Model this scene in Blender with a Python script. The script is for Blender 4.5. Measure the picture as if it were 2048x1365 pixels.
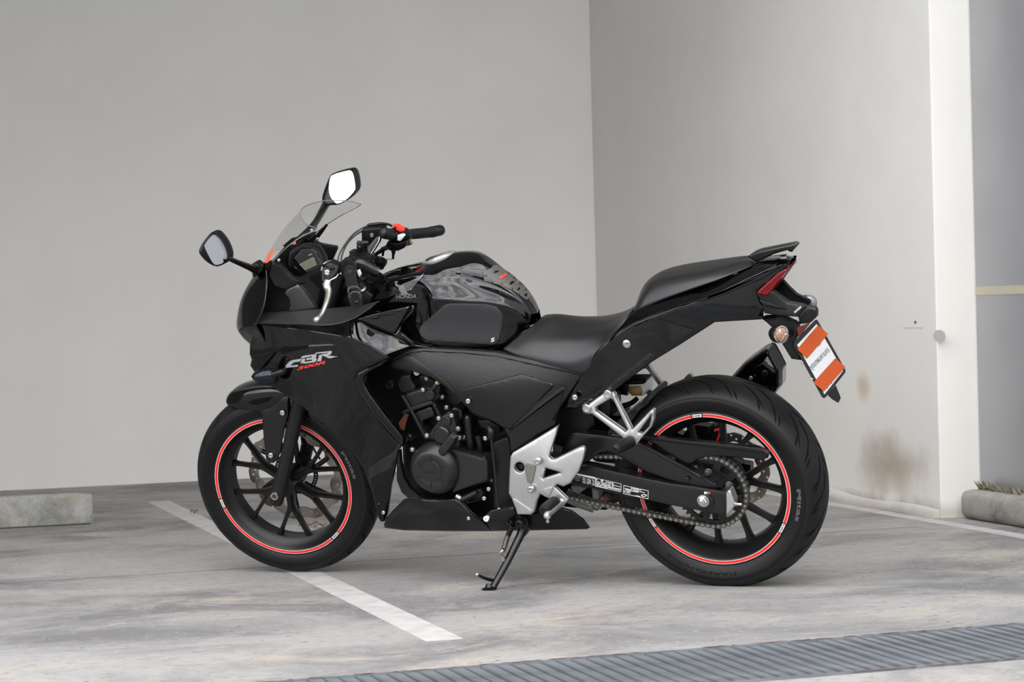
import bpy, bmesh, math, random
import numpy as np
from mathutils import Matrix, Vector
from mathutils.geometry import delaunay_2d_cdt

for o in list(bpy.data.objects):
    bpy.data.objects.remove(o)
SC = bpy.context.scene
COL = SC.collection
random.seed(4)

# ------------------------------------------------------------------ camera
FPX, CAMH, PITCH, ROLL = 4442.17, 0.80593, -0.014734, 0.026527
BX, BY, YAW, LEAN, STEER, BPITCH = -0.026774, 6.67952, -0.424343, 0.273208, 0.118828, 0.003921
FLOOR = -0.003

def rot(ax, a):
    c, s = math.cos(a), math.sin(a)
    return np.array({0: [[1, 0, 0], [0, c, -s], [0, s, c]],
                     1: [[c, 0, s], [0, 1, 0], [-s, 0, c]],
                     2: [[c, -s, 0], [s, c, 0], [0, 0, 1]]}[ax], float)

RC = rot(0, PITCH)
_c, _s = math.cos(ROLL), math.sin(ROLL)
CR, CU, CF = RC @ np.array([_c, 0, -_s]), RC @ np.array([_s, 0, _c]), RC @ np.array([0, 1, 0])
cd = bpy.data.cameras.new('camera')
cam = bpy.data.objects.new('camera', cd)
COL.objects.link(cam)
cam.matrix_world = Matrix([[CR[i], CU[i], -CF[i], (0, 0, CAMH)[i]] for i in range(3)] + [[0, 0, 0, 1]])
cd.sensor_width = 36
cd.lens = FPX * 36 / 2048
cd.clip_start = .05
cd.clip_end = 400
cd.dof.use_dof = True
cd.dof.focus_distance = 6.5
cd.dof.aperture_fstop = 7.5
SC.camera = cam

# ------------------------------------------------------------------ view + sky
SC.view_settings.view_transform = 'Standard'
SC.view_settings.look = 'None'
SC.view_settings.gamma = 1
SC.view_settings.use_curve_mapping = False
SC.view_settings.exposure = 0.0

W = bpy.data.worlds.new('overcast_sky')
SC.world = W
W.use_nodes = True
nt = W.node_tree
nt.nodes.clear()
def wn(t, **k):
    n = nt.nodes.new(t)
    for a, b in k.items():
        setattr(n, a, b)
    return n
tc = wn('ShaderNodeTexCoord')
nz = wn('ShaderNodeTexNoise'); nz.inputs['Scale'].default_value = 3.2; nz.inputs['Detail'].default_value = 6; nz.inputs['Roughness'].default_value = .58
mp = wn('ShaderNodeMapping'); mp.inputs['Scale'].default_value = (1, 1, 2.2)
rp = wn('ShaderNodeValToRGB')
rp.color_ramp.elements[0].position = .38; rp.color_ramp.elements[0].color = (.36, .40, .47, 1)
rp.color_ramp.elements[1].position = .64; rp.color_ramp.elements[1].color = (1.34, 1.30, 1.23, 1)
bg = wn('ShaderNodeBackground'); bg.inputs['Strength'].default_value = 6.3
wo = wn('ShaderNodeOutputWorld')
nt.links.new(tc.outputs['Generated'], mp.inputs['Vector'])
nt.links.new(mp.outputs[0], nz.inputs['Vector'])
nt.links.new(nz.outputs['Fac'], rp.inputs[0])
nt.links.new(rp.outputs[0], bg.inputs['Color'])
nt.links.new(bg.outputs[0], wo.inputs[0])

# ------------------------------------------------------------------ materials
MT = {}
def mat(name, col, rough=.5, metal=0., spec=.5, bump=0., bscale=80, var=0., vscale=6, coat=0., trans=0., ior=1.5, emit=None, vor=0., vorscale=120, alpha=1.):
    m = bpy.data.materials.new(name)
    m.use_nodes = True
    t = m.node_tree
    b = t.nodes['Principled BSDF']
    b.inputs['Base Color'].default_value = (*col, 1)
    b.inputs['Roughness'].default_value = rough
    b.inputs['Metallic'].default_value = metal
    b.inputs['Specular IOR Level'].default_value = spec
    b.inputs['IOR'].default_value = ior
    b.inputs['Coat Weight'].default_value = coat
    b.inputs['Coat Roughness'].default_value = .03
    b.inputs['Transmission Weight'].default_value = trans
    b.inputs['Alpha'].default_value = alpha
    c = t.nodes.new('ShaderNodeTexCoord')
    if var:
        n = t.nodes.new('ShaderNodeTexNoise'); n.inputs['Scale'].default_value = vscale; n.inputs['Detail'].default_value = 5
        t.links.new(c.outputs['Object'], n.inputs['Vector'])
        r = t.nodes.new('ShaderNodeMapRange'); r.inputs[1].default_value = .3; r.inputs[2].default_value = .7
        r.inputs[3].default_value = 1 - var; r.inputs[4].default_value = 1 + var
        t.links.new(n.outputs['Fac'], r.inputs[0])
        h = t.nodes.new('ShaderNodeMix'); h.data_type = 'RGBA'; h.blend_type = 'MULTIPLY'; h.inputs[0].default_value = 1
        h.inputs[6].default_value = (*col, 1)
        t.links.new(r.outputs[0], h.inputs[7]); t.links.new(h.outputs[2], b.inputs['Base Color'])
    if bump or vor:
        if vor:
            n2 = t.nodes.new('ShaderNodeTexVoronoi'); n2.inputs['Scale'].default_value = vorscale; n2.inputs['Randomness'].default_value = .0
            mp2 = t.nodes.new('ShaderNodeMapping'); mp2.inputs['Rotation'].default_value = (0, math.radians(-12), 0); mp2.inputs['Scale'].default_value = (1, .0, 1.6)
            t.links.new(c.outputs['Object'], mp2.inputs[0]); t.links.new(mp2.outputs[0], n2.inputs['Vector'])
            src = n2.outputs['Distance']; st = vor
        else:
            n2 = t.nodes.new('ShaderNodeTexNoise'); n2.inputs['Scale'].default_value = bscale; n2.inputs['Detail'].default_value = 3
            t.links.new(c.outputs['Object'], n2.inputs['Vector']); src = n2.outputs['Fac']; st = bump
        bp = t.nodes.new('ShaderNodeBump'); bp.inputs['Strength'].default_value = st; bp.inputs['Distance'].default_value = .002
        t.links.new(src, bp.inputs['Height']); t.links.new(bp.outputs[0], b.inputs['Normal'])
    if emit:
        b.inputs['Emission Color'].default_value = (*emit[:3], 1); b.inputs['Emission Strength'].default_value = emit[3]
    MT[name] = m
    return m

mat('gloss', (.0012, .0012, .0016), .03, spec=.48)
mat('satin', (.004, .004, .0046), .26, spec=.38)
mat('matte', (.0055, .0055, .006), .36, spec=.34, bump=.08, bscale=900)
mat('textured', (.0065, .0065, .007), .35, spec=.38, vor=.6, vorscale=150)
mat('seatv', (.0075, .0075, .0086), .35, spec=.46, bump=.12, bscale=700)
mat('rubber', (.006, .006, .0064), .52, spec=.25, bump=.1, bscale=300)
mat('sidewall', (.0035, .0035, .004), .42, spec=.25)
mat('groove', (.003, .003, .003), .9, spec=.1)
mat('darkmetal', (.009, .009, .0095), .38, metal=.15, spec=.34, bump=.06, bscale=500)
mat('engine', (.016, .016, .017), .33, metal=.3, spec=.45, bump=.12, bscale=500)
mat('wheelblack', (.0045, .0045, .005), .38, spec=.3)
mat('armblack', (.0065, .0065, .0072), .27, metal=.08, spec=.44)
mat('alu', (.43, .43, .43), .38, metal=.8, var=.06, vscale=30, bump=.06, bscale=260)
mat('steel', (.55, .54, .52), .28, metal=1.)
mat('chrome', (.8, .8, .8), .12, metal=1.)
mat('chainsteel', (.12, .11, .098), .42, metal=.9)
mat('disc', (.33, .30, .27), .34, metal=1.)
mat('red', (.62, .013, .012), .4)
mat('pinkwhite', (.75, .62, .58), .45)
mat('white', (.56, .56, .58), .45)
mat('logo', (.42, .42, .43), .35, metal=.4)
mat('logodark', (.095, .095, .098), .42, metal=.4)
mat('emblem', (.17, .17, .175), .4, metal=.4)
mat('logored', (.75, .03, .018), .45)
mat('orange', (.41, .053, .0), .65)
mat('padgrey', (.062, .058, .052), .5, bump=.25, bscale=500)
mat('plastic', (.0026, .0026, .003), .36, spec=.26)
mat('mirror', (.72, .73, .745), .02, metal=1.)
mat('lcdglass', (.045, .043, .040), .08)
mat('lcd', (.20, .215, .165), .25)
mat('redlens', (.17, .003, .006), .12)
mat('amber', (.27, .14, .085), .18, coat=.6)
mat('redcore', (.10, .003, .005), .5, spec=.2)
mat('clearlens', (.22, .22, .23), .12, metal=.45, coat=.6)
mat('smoke', (.005, .006, .011), .1, spec=.3)
mat('mattelit', (.019, .019, .0205), .34, spec=.5, bump=.06, bscale=900)  # lighter copy of matte: sky light on upward faces put into the colour
mat('cupbody', (.75, .75, .72), .3)
mat('fluid', (.32, .19, .05), .25, coat=.3)
mat('silverdark', (.30, .30, .30), .35, metal=.8)
mat('brass', (.35, .28, .14), .35, metal=.9)
mat('rusty', (.16, .055, .025), .7)
mat('blackink', (.02, .02, .02), .6)
mat('green', (.05, .3, .1), .5)
mat('label', (.62, .62, .62), .5)
def clear_mat(name, tint, a):
    m = bpy.data.materials.new(name); m.use_nodes = True
    t = m.node_tree; t.nodes.clear()
    o = t.nodes.new('ShaderNodeOutputMaterial'); tr = t.nodes.new('ShaderNodeBsdfTransparent'); tr.inputs[0].default_value = (*tint, 1)
    g = t.nodes.new('ShaderNodeBsdfGlossy'); g.inputs['Roughness'].default_value = .03
    fr = t.nodes.new('ShaderNodeLayerWeight'); fr.inputs[0].default_value = .2
    pw = t.nodes.new('ShaderNodeMath'); pw.operation = 'POWER'; pw.inputs[1].default_value = 3.0; t.links.new(fr.outputs['Facing'], pw.inputs[0])
    ml_ = t.nodes.new('ShaderNodeMath'); ml_.operation = 'MULTIPLY_ADD'; ml_.inputs[1].default_value = .35; ml_.inputs[2].default_value = .03; t.links.new(pw.outputs[0], ml_.inputs[0])
    mx = t.nodes.new('ShaderNodeMixShader')
    t.links.new(ml_.outputs[0], mx.inputs[0]); t.links.new(tr.outputs[0], mx.inputs[1]); t.links.new(g.outputs[0], mx.inputs[2]); t.links.new(mx.outputs[0], o.inputs[0])
    MT[name] = m
clear_mat('screen', (.965, .965, .96), .1)
mat('screenedge', (.13, .13, .125), .12, spec=.6)
mat('shadeblack', (.0025, .0025, .0027), .7, spec=.15)  # shade of the deep recesses put into the base colour
mat('lever', (.56, .54, .49), .3, metal=.9)

def concrete(name, base, dark, tan, scale=1.0, bumps=.3, streak=1.):
    m = bpy.data.materials.new(name); m.use_nodes = True
    t = m.node_tree; b = t.nodes['Principled BSDF']
    N = t.nodes.new; L = t.links.new
    c = N('ShaderNodeTexCoord'); mp = N('ShaderNodeMapping'); mp.inputs['Scale'].default_value = (scale, scale * streak, scale); mp.inputs['Rotation'].default_value = (0, 0, -.31)
    L(c.outputs['Object'], mp.inputs[0])
    def noise(s, d=6, r=.6, dist=0.):
        n = N('ShaderNodeTexNoise'); n.inputs['Scale'].default_value = s; n.inputs['Detail'].default_value = d; n.inputs['Roughness'].default_value = r; n.inputs['Distortion'].default_value = dist
        L(mp.outputs[0], n.inputs['Vector']); return n.outputs['Fac']
    def ramp(f, a, bb):
        r = N('ShaderNodeMapRange'); r.inputs[1].default_value = a; r.inputs[2].default_value = bb; r.clamp = True; L(f, r.inputs[0]); return r.outputs[0]
    def mix(f, A, B, bt='MIX'):
        h = N('ShaderNodeMix'); h.data_type = 'RGBA'; h.blend_type = bt
        for s, v in ((0, f), (6, A), (7, B)):
            if hasattr(v, 'node') or isinstance(v, bpy.types.NodeSocket): L(v, h.inputs[s])
            elif s == 0: h.inputs[s].default_value = v
            else: h.inputs[s].default_value = (*v, 1)
        return h.outputs[2]
    k = mix(ramp(noise(1.1, 8, .66, .6), .44, .62), base, dark)
    k = mix(ramp(noise(2.3, 9, .72, .8), .5, .68), k, tan)
    k = mix(ramp(noise(9, 9, .75), .56, .8), k, tuple(x * 1.18 for x in base))
    k = mix(ramp(noise(5, 9, .72, .5), .6, .8), k, tuple(x * .72 for x in dark))
    k = mix(ramp(noise(26, 6, .7), .52, .8), k, tuple(x * .8 for x in dark))
    sp = ramp(noise(60, 2, .5), .66, .72)
    k = mix(sp, k, tuple(x * 1.35 for x in base))
    k = mix(ramp(noise(38, 1, .4), .74, .78), k, tuple(x * .45 for x in dark))
    L(k, b.inputs['Base Color']); b.inputs['Roughness'].default_value = .72; b.inputs['Specular IOR Level'].default_value = .35
    bp = N('ShaderNodeBump'); bp.inputs['Strength'].default_value = bumps; bp.inputs['Distance'].default_value = .004
    L(noise(45, 6, .7), bp.inputs['Height']); L(bp.outputs[0], b.inputs['Normal'])
    MT[name] = m
    return m
concrete('floorc', (.275, .268, .262), (.14, .137, .14), (.335, .30, .265), 1.0, .35, 1.45)
concrete('kerbc', (.33, .32, .30), (.15, .15, .135), (.27, .23, .16), 5, .6)
concrete('gutterside', (.62, .60, .57), (.5, .49, .48), (.62, .57, .5), 1.2, .2)

def wallmat(name, col, stain=0.):
    m = bpy.data.materials.new(name); m.use_nodes = True
    t = m.node_tree; b = t.nodes['Principled BSDF']; N = t.nodes.new; L = t.links.new
    c = N('ShaderNodeTexCoord')
    n = N('ShaderNodeTexNoise'); n.inputs['Scale'].default_value = 1.3; n.inputs['Detail'].default_value = 8; n.inputs['Roughness'].default_value = .6
    L(c.outputs['Object'], n.inputs['Vector'])
    r = N('ShaderNodeMapRange'); r.inputs[1].default_value = .35; r.inputs[2].default_value = .7; r.inputs[3].default_value = 1.02; r.inputs[4].default_value = .95; L(n.outputs[0], r.inputs[0])
    h = N('ShaderNodeMix'); h.data_type = 'RGBA'; h.blend_type = 'MULTIPLY'; h.inputs[0].default_value = 1; h.inputs[6].default_value = (*col, 1); L(r.outputs[0], h.inputs[7])
    out = h.outputs[2]
    if stain:
        # brown damp patch and grime along the foot of the wall (marks with a shape of their own)
        sx = N('ShaderNodeSeparateXYZ'); L(c.outputs['Object'], sx.inputs[0])
        def mth(op, a, bb=None):
            q = N('ShaderNodeMath'); q.operation = op
            for i, v in enumerate((a, bb)):
                if v is None: continue
                if isinstance(v, (int, float)): q.inputs[i].default_value = v
                else: L(v, q.inputs[i])
            return q.outputs[0]
        def blob(y0, z0, ry, rz):
            dy = mth('MULTIPLY', mth('SUBTRACT', sx.outputs[0], y0), 1 / ry); dz = mth('MULTIPLY', mth('SUBTRACT', sx.outputs[2], z0), 1 / rz)
            d = mth('SQRT', mth('ADD', mth('MULTIPLY', dy, dy), mth('MULTIPLY', dz, dz)))
            n3 = N('ShaderNodeTexNoise'); n3.inputs['Scale'].default_value = 7; n3.inputs['Detail'].default_value = 6; L(c.outputs['Object'], n3.inputs['Vector'])
            d = mth('ADD', d, mth('MULTIPLY', mth('SUBTRACT', n3.outputs[0], .5), 1.3))
            q = N('ShaderNodeMapRange'); q.inputs[1].default_value = 1.1; q.inputs[2].default_value = .2; q.inputs[3].default_value = 0; q.inputs[4].default_value = 1; L(d, q.inputs[0]); return q.outputs[0]
        for (y0, z0, ry, rz, amt, colr) in stain:
            hh = N('ShaderNodeMix'); hh.data_type = 'RGBA'; L(mth('MULTIPLY', blob(y0, z0, ry, rz), amt), hh.inputs[0]); L(out, hh.inputs[6]); hh.inputs[7].default_value = (*colr, 1); out = hh.outputs[2]
    L(out, b.inputs['Base Color']); b.inputs['Roughness'].default_value = .8; b.inputs['Specular IOR Level'].default_value = .25
    n2 = N('ShaderNodeTexNoise'); n2.inputs['Scale'].default_value = 14; n2.inputs['Detail'].default_value = 6; L(c.outputs['Object'], n2.inputs['Vector'])
    bp = N('ShaderNodeBump'); bp.inputs['Strength'].default_value = .12; bp.inputs['Distance'].default_value = .01; L(n2.outputs[0], bp.inputs['Height']); L(bp.outputs[0], b.inputs['Normal'])
    MT[name] = m

# ------------------------------------------------------------------ frames and pixel rays
def hom(R, t):
    M = np.eye(4); M[:3, :3] = R; M[:3, 3] = t; return M
MB = hom(rot(2, YAW) @ rot(0, LEAN) @ rot(1, BPITCH), (BX, BY, 0))
WB, RR, RF, CAST, TRAIL = 1.41, .312, .300, math.radians(25.5), .103
def rodr(k, a):
    K = np.array([[0, -k[2], k[1]], [k[2], 0, -k[0]], [-k[1], k[0], 0]])
    return np.eye(3) + math.sin(a) * K + (1 - math.cos(a)) * K @ K
_o = np.array([-WB / 2 - TRAIL, 0, 0]); STAX = np.array([math.sin(CAST), 0, math.cos(CAST)])
_R = rodr(STAX, STEER)
MS = hom(_R, _o - _R @ _o)

class Frame:
    def __init__(s, M):
        s.M = M
        I = np.linalg.inv(MB @ M)
        s.o = I[:3, :3] @ np.array([0, 0, CAMH]) + I[:3, 3]
        s.R = I[:3, :3]
    def P(s, q, lat):
        """pixel(s) + lateral offset (metres, left side positive) -> frame coordinates"""
        q = np.atleast_2d(np.asarray(q, float))[:, :2]
        u = (q[:, 0] - 1024) / FPX; v = (q[:, 1] - 682.5) / FPX
        d = CF[None] + u[:, None] * CR[None] - v[:, None] * CU[None]
        d = d @ s.R.T
        t = (-np.broadcast_to(lat, len(q)) - s.o[1]) / d[:, 1]
        return s.o[None] + t[:, None] * d
    def p(s, x, y, lat):
        return s.P([(x, y)], lat)[0]
    def px(s, X):
        """frame coordinates -> pixel"""
        X = np.atleast_2d(X); M = MB @ s.M
        Wd = X @ M[:3, :3].T + M[:3, 3] - np.array([0, 0, CAMH])
        z = Wd @ CF
        return np.c_[1024 + FPX * (Wd @ CR) / z, 682.5 - FPX * (Wd @ CU) / z]
BK = Frame(np.eye(4))
ST = Frame(MS)
def wray(q):
    u = (q[0] - 1024) / FPX; v = (q[1] - 682.5) / FPX
    return CF + u * CR - v * CU
def ground(q, z=FLOOR):
    d = wray(q); return np.array([0, 0, CAMH]) + d * (z - CAMH) / d[2]

# crops of the photograph the outlines below were read from: (x0, y0, scale)
ZZ = dict(A=(380, 320, 3.7923), B=(460, 560, 4.0136), C=(380, 760, 3.412), D=(720, 680, 3.413), E=(720, 480, 5.12), F=(1000, 700, 3.5925),
          G=(1200, 740, 3.0333), H=(1240, 470, 3.9), I=(560, 320, 6.0235), J=(540, 460, 6.823), K=(740, 740, 5.25), L=(920, 900, 4.55), M=(1540, 560, 5.25), N=(1120, 900, 8.532), O=(0, 0, 1))
def Z(k, *pts):
    x0, y0, s = ZZ[k]
    return [(x0 + p[0] / s, y0 + p[1] / s) + tuple(p[2:]) for p in pts]

# ------------------------------------------------------------------ mesh helpers
ROOT = None
def link(name, me, m, parent, smooth=40):
    if m is not None:
        me.materials.append(MT[m])
    o = bpy.data.objects.new(name, me)
    COL.objects.link(o)
    if parent is not None:
        o.parent = parent
    if smooth:
        me.shade_smooth()
        if smooth < 180:
            me.set_sharp_from_angle(angle=math.radians(smooth))
    return o

def mk(name, V, F, m, parent='root', fr=None, smooth=40, recalc=True, weld=0):
    V = np.asarray(V, float)
    if fr is not None:
        V = V @ fr.M[:3, :3].T + fr.M[:3, 3]
    me = bpy.data.meshes.new(name)
    me.from_pydata(V.tolist(), [], [list(map(int, f)) for f in F])
    if recalc or weld:
        b = bmesh.new(); b.from_mesh(me)
        if weld: bmesh.ops.remove_doubles(b, verts=b.verts, dist=weld)
        if recalc: bmesh.ops.recalc_face_normals(b, faces=b.faces)
        b.to_mesh(me); b.free()
    me.update()
    return link(name, me, m, ROOT if isinstance(parent, str) else parent, smooth)

def chaikin(P, n=1, closed=True):
    P = [np.array(p[:2], float) for p in P]
    for _ in range(n):
        Q = []
        m = len(P)
        for i in range(m if closed else m - 1):
            a, b = P[i], P[(i + 1) % m]
            Q += [a * .75 + b * .25, a * .25 + b * .75]
        if not closed:
            Q = [P[0]] + Q + [P[-1]]
        P = Q
    return P

def resample(P, step):
    out = []
    n = len(P)
    for i in range(n):
        a, b = np.array(P[i][:2], float), np.array(P[(i + 1) % n][:2], float)
        k = max(1, int(math.ceil(np.hypot(*(b - a)) / step)))
        out += [a + (b - a) * j / k for j in range(k)]
    return np.array(out)

def inside(P, Q):
    x, y = Q[:, 0], Q[:, 1]; r = np.zeros(len(Q), bool)
    for i in range(len(P)):
        x1, y1 = P[i - 1]; x2, y2 = P[i]
        if y1 == y2: continue
        c = ((y1 > y) != (y2 > y)) & (x < (x2 - x1) * (y - y1) / (y2 - y1) + x1)
        r ^= c
    return r

def pdist(P, Q):
    d = np.full(len(Q), 1e9)
    for i in range(len(P)):
        a, b = P[i - 1], P[i]; ab = b - a; L = ab @ ab
        if L < 1e-12: continue
        t = np.clip(((Q - a) @ ab) / L, 0, 1)
        d = np.minimum(d, np.hypot(*(Q - a - t[:, None] * ab).T))
    return d

class SurfField:
    """lateral position of an existing surface where a line of sight meets it (to lay pads and print on it)"""
    def __init__(s, ob, fr=None):
        from mathutils.bvhtree import BVHTree
        me = ob.data; s.t = BVHTree.FromPolygons([v.co.copy() for v in me.vertices], [tuple(p.vertices) for p in me.polygons]); s.fr = fr or BK
        s.last = 0
    def at(s, Q, off):
        A = s.fr.P(Q, .9); B = s.fr.P(Q, -.9); out = np.full(len(Q), np.nan)
        for i in range(len(Q)):
            d = Vector(B[i] - A[i]); d.normalize(); h = s.t.ray_cast(Vector(A[i]), d)
            if h[0] is None: continue
            k = max(.22, abs(h[1].dot(d))); p = h[0] - d * (off / k); out[i] = -p.y
        g = ~np.isnan(out)
        if g.any():
            for i in np.where(~g)[0]:
                out[i] = out[g][np.hypot(*(Q[g] - Q[i]).T).argmin()]
        return out

class Field:
    """smooth lateral offset over the picture of a panel, from a few sample points (thin plate spline)"""
    def __init__(s, c, off=0.):
        s.off = off
        if isinstance(c, Field):
            s.__dict__.update({k: v for k, v in c.__dict__.items()}); s.off = c.off + off; return
        if isinstance(c, SurfField):
            s.k = 'surf'; s.sf = c; return
        if np.isscalar(c):
            s.k = None; s.c = float(c); return
        if isinstance(c[0], str):
            s.k = 'poly'; s.deg = {'q': 2, 'c': 3}[c[0]]; C = np.array(c[1:], float); s.m0 = C[:, :2].mean(0)
            s.co = np.linalg.lstsq(s.mono(C[:, :2]), C[:, 2], rcond=None)[0]; return
        C = np.array(c, float); s.X = C[:, :2]; n = len(C)
        s.k = 1
        Pm = np.c_[np.ones(n), s.X / 500]
        if n <= 3 or np.linalg.matrix_rank(Pm) < 3:
            s.w = None; s.a = np.linalg.lstsq(Pm, C[:, 2], rcond=None)[0]; return
        A = np.zeros((n + 3, n + 3)); A[:n, :n] = s.U(np.hypot(*(s.X[:, None] - s.X[None]).transpose(2, 0, 1)) / 500) + 1e-6 * np.eye(n)
        A[:n, n:] = Pm; A[n:, :n] = Pm.T
        w = np.linalg.lstsq(A, np.r_[C[:, 2], 0, 0, 0], rcond=None)[0]; s.w, s.a = w[:n], w[n:]
    def mono(s, Q):
        q = (np.asarray(Q) - s.m0) / 200.
        return np.stack([q[:, 0] ** i * q[:, 1] ** j for i in range(s.deg + 1) for j in range(s.deg + 1 - i)], 1)
    @staticmethod
    def U(r):
        return np.where(r > 1e-9, r * r * np.log(np.maximum(r, 1e-9)), 0)
    def __call__(s, Q):
        Q = np.atleast_2d(np.asarray(Q, float))[:, :2]
        if s.k is None: return np.full(len(Q), s.c + s.off)
        if s.k == 'poly': return s.mono(Q) @ s.co + s.off
        if s.k == 'surf': return s.sf.at(Q, s.off)
        v = np.c_[np.ones(len(Q)), Q / 500] @ s.a
        if s.w is not None: v = v + s.U(np.hypot(*(Q[:, None] - s.X[None]).transpose(2, 0, 1)) / 500) @ s.w
        return v + s.off

def panel(name, out, lat, m, thick=.004, r=.003, step=9, ch=0, holes=(), fr=BK, parent='root', mirror=False, off=0., smooth=35, puff=0., back=None):
    """sheet or plate traced in side view, with its own lateral surface, rounded rim and thickness"""
    F = Field(lat, off)
    P = chaikin(out, ch) if ch else [np.array(p[:2], float) for p in out]
    P = resample(P, step)
    Hs = [resample(chaikin(h, ch) if ch else [np.array(p[:2], float) for p in h], step) for h in holes]
    loops = [P] + Hs
    rp = r * 660
    pts = [P]; drops = [np.zeros(len(P))]
    cons = []; base = 0
    for L in loops:
        pass
    allb = np.vstack(loops)
    base = 0
    for L in loops:
        n = len(L); cons += [(base + i, base + (i + 1) % n) for i in range(n)]; base += n
    extra = []
    alld = lambda Q: np.min([pdist(L, Q) for L in loops], axis=0)
    def ok(Q):
        k = inside(P, Q)
        for h in Hs: k &= ~inside(h, Q)
        return k
    if rp > .3:
        for fr_ in (.18, .5, 1.):
            d = rp * fr_
            for L in loops:
                t = np.roll(L, -1, 0) - np.roll(L, 1, 0); nn = np.c_[-t[:, 1], t[:, 0]]; nn /= np.maximum(np.hypot(*nn.T), 1e-9)[:, None]
                for sgn in (1, -1):
                    Q = L + nn * d * sgn
                    k = ok(Q); Q = Q[k]
                    if len(Q): extra.append(Q[alld(Q) > d * .9])
    mn, mx = P.min(0), P.max(0)
    gx = np.arange(mn[0], mx[0] + step, step); gy = np.arange(mn[1], mx[1] + step, step * .87)
    G = np.array([(x + (step / 2 if j % 2 else 0), y) for j, y in enumerate(gy) for x in gx])
    G = G[ok(G)]
    if len(G): G = G[alld(G) > rp * 1.0 + step * .45]
    if len(G): extra.append(G)
    A = np.vstack([allb] + extra) if extra else allb
    vs, es, fs, *_ = delaunay_2d_cdt([Vector(q) for q in A], cons, [], 0, 1e-5)
    V2 = np.array([(v.x, v.y) for v in vs])
    T = np.array([f for f in fs if len(f) == 3])
    cen = V2[T].mean(1)
    T = T[ok(cen)]
    used = np.unique(T); mp_ = -np.ones(len(V2), int); mp_[used] = range(len(used)); V2 = V2[used]; T = mp_[T]
    d = alld(V2) / 660.
    if r > 0:
        dd = np.minimum(d, r); drop = r - np.sqrt(np.maximum(0, r * r - (r - dd) ** 2))
    else:
        drop = 0 * d
    la = F(V2) - drop
    if puff:
        la = la + puff * (1 - np.exp(-d / .03))
    # one photograph line of sight per vertex, shifted sideways in the machine's own frame
    top = fr.P(V2, la)
    edges = {}
    for t in T:
        for a, b in ((t[0], t[1]), (t[1], t[2]), (t[2], t[0])):
            edges[(a, b)] = 1
    bd = [(a, b) for (a, b) in edges if (b, a) not in edges]
    n = len(top)
    depth = thick + r if back is None else 0
    bot = top.copy()
    if back is None:
        bot[:, 1] = -(F(V2) - depth)
    else:
        bot[:, 1] = -back
    FF = [tuple(t) for t in T] + [tuple(t[::-1] + n) for t in T] + [(b, a, a + n, b + n) for a, b in bd]
    res = [mk(name, np.vstack([top, bot]), FF, m, parent, fr, smooth)]
    if mirror:
        Vm = np.vstack([top, bot]); Vm[:, 1] *= -1
        res.append(mk(name, Vm, FF, m, parent, fr, smooth))
    return res[0] if not mirror else res

def crspline(P, n=6, closed=False):
    P = np.asarray(P, float)
    if len(P) < 3 and not closed:
        return np.array([P[0] + (P[-1] - P[0]) * i / n for i in range(n + 1)])
    m = len(P); out = []
    for i in range(m if closed else m - 1):
        g = lambda k: P[k % m] if closed else P[min(max(k, 0), m - 1)]
        p0, p1, p2, p3 = g(i - 1), g(i), g(i + 1), g(i + 2)
        for j in range(n):
            t = j / n
            out.append(.5 * ((2 * p1) + (-p0 + p2) * t + (2 * p0 - 5 * p1 + 4 * p2 - p3) * t * t + (-p0 + 3 * p1 - 3 * p2 + p3) * t ** 3))
    if not closed: out.append(P[-1])
    return np.array(out)

def sweep(pts, rad, seg=10, caps=True, flat=1., up=None, closed=False):
    pts = np.asarray(pts, float); n = len(pts)
    rad = np.broadcast_to(rad, n)
    if closed: tg = np.roll(pts, -1, 0) - np.roll(pts, 1, 0)
    else: tg = np.gradient(pts, axis=0)
    tg /= np.maximum(np.linalg.norm(tg, axis=1), 1e-9)[:, None]
    u = np.array(up if up is not None else (0, 1, 0), float)
    if abs(u @ tg[0]) > .95: u = np.array([0, 0, 1.]) if up is None else np.array([1., 0, 0])
    V = []; F = []
    for i in range(n):
        u = u - tg[i] * (u @ tg[i]); u /= np.linalg.norm(u); w = np.cross(tg[i], u)
        for k in range(seg):
            a = 2 * math.pi * k / seg
            V.append(pts[i] + rad[i] * (math.cos(a) * u * flat + math.sin(a) * w))
    for i in range(n if closed else n - 1):
        j = (i + 1) % n
        for k in range(seg):
            F.append((i * seg + k, i * seg + (k + 1) % seg, j * seg + (k + 1) % seg, j * seg + k))
    if caps and not closed:
        F += [tuple(range(seg))[::-1], tuple(range((n - 1) * seg, n * seg))]
    return V, F

def tube(name, pts, m, fr=BK, parent='root', seg=12, n=6, mirror=False, flat=1., straight=False, up=None, smooth=40):
    """pts: (px, py, lateral, radius)"""
    X = np.array([fr.p(q[0], q[1], q[2]) for q in pts]); R = np.array([q[3] for q in pts])
    if straight: C, rr = X, R
    else:
        C = crspline(np.c_[X, R], n); C, rr = C[:, :3], C[:, 3]
    V, F = sweep(C, rr, seg, flat=flat, up=up)
    o = mk(name, V, F, m, parent, fr, smooth)
    if mirror:
        V = np.array(V); V[:, 1] *= -1
        return [o, mk(name, V, F, m, parent, fr, smooth)]
    return o

def tube3(name, X, r, m, fr=BK, parent='root', seg=12, n=6, straight=False, flat=1., up=None, closed=False, smooth=40):
    X = np.asarray(X, float); R = np.broadcast_to(r, len(X))
    C = np.c_[X, R] if straight else crspline(np.c_[X, R], n, closed)
    V, F = sweep(C[:, :3], C[:, 3], seg, flat=flat, up=up, closed=closed)
    return mk(name, V, F, m, parent, fr, smooth)

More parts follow.
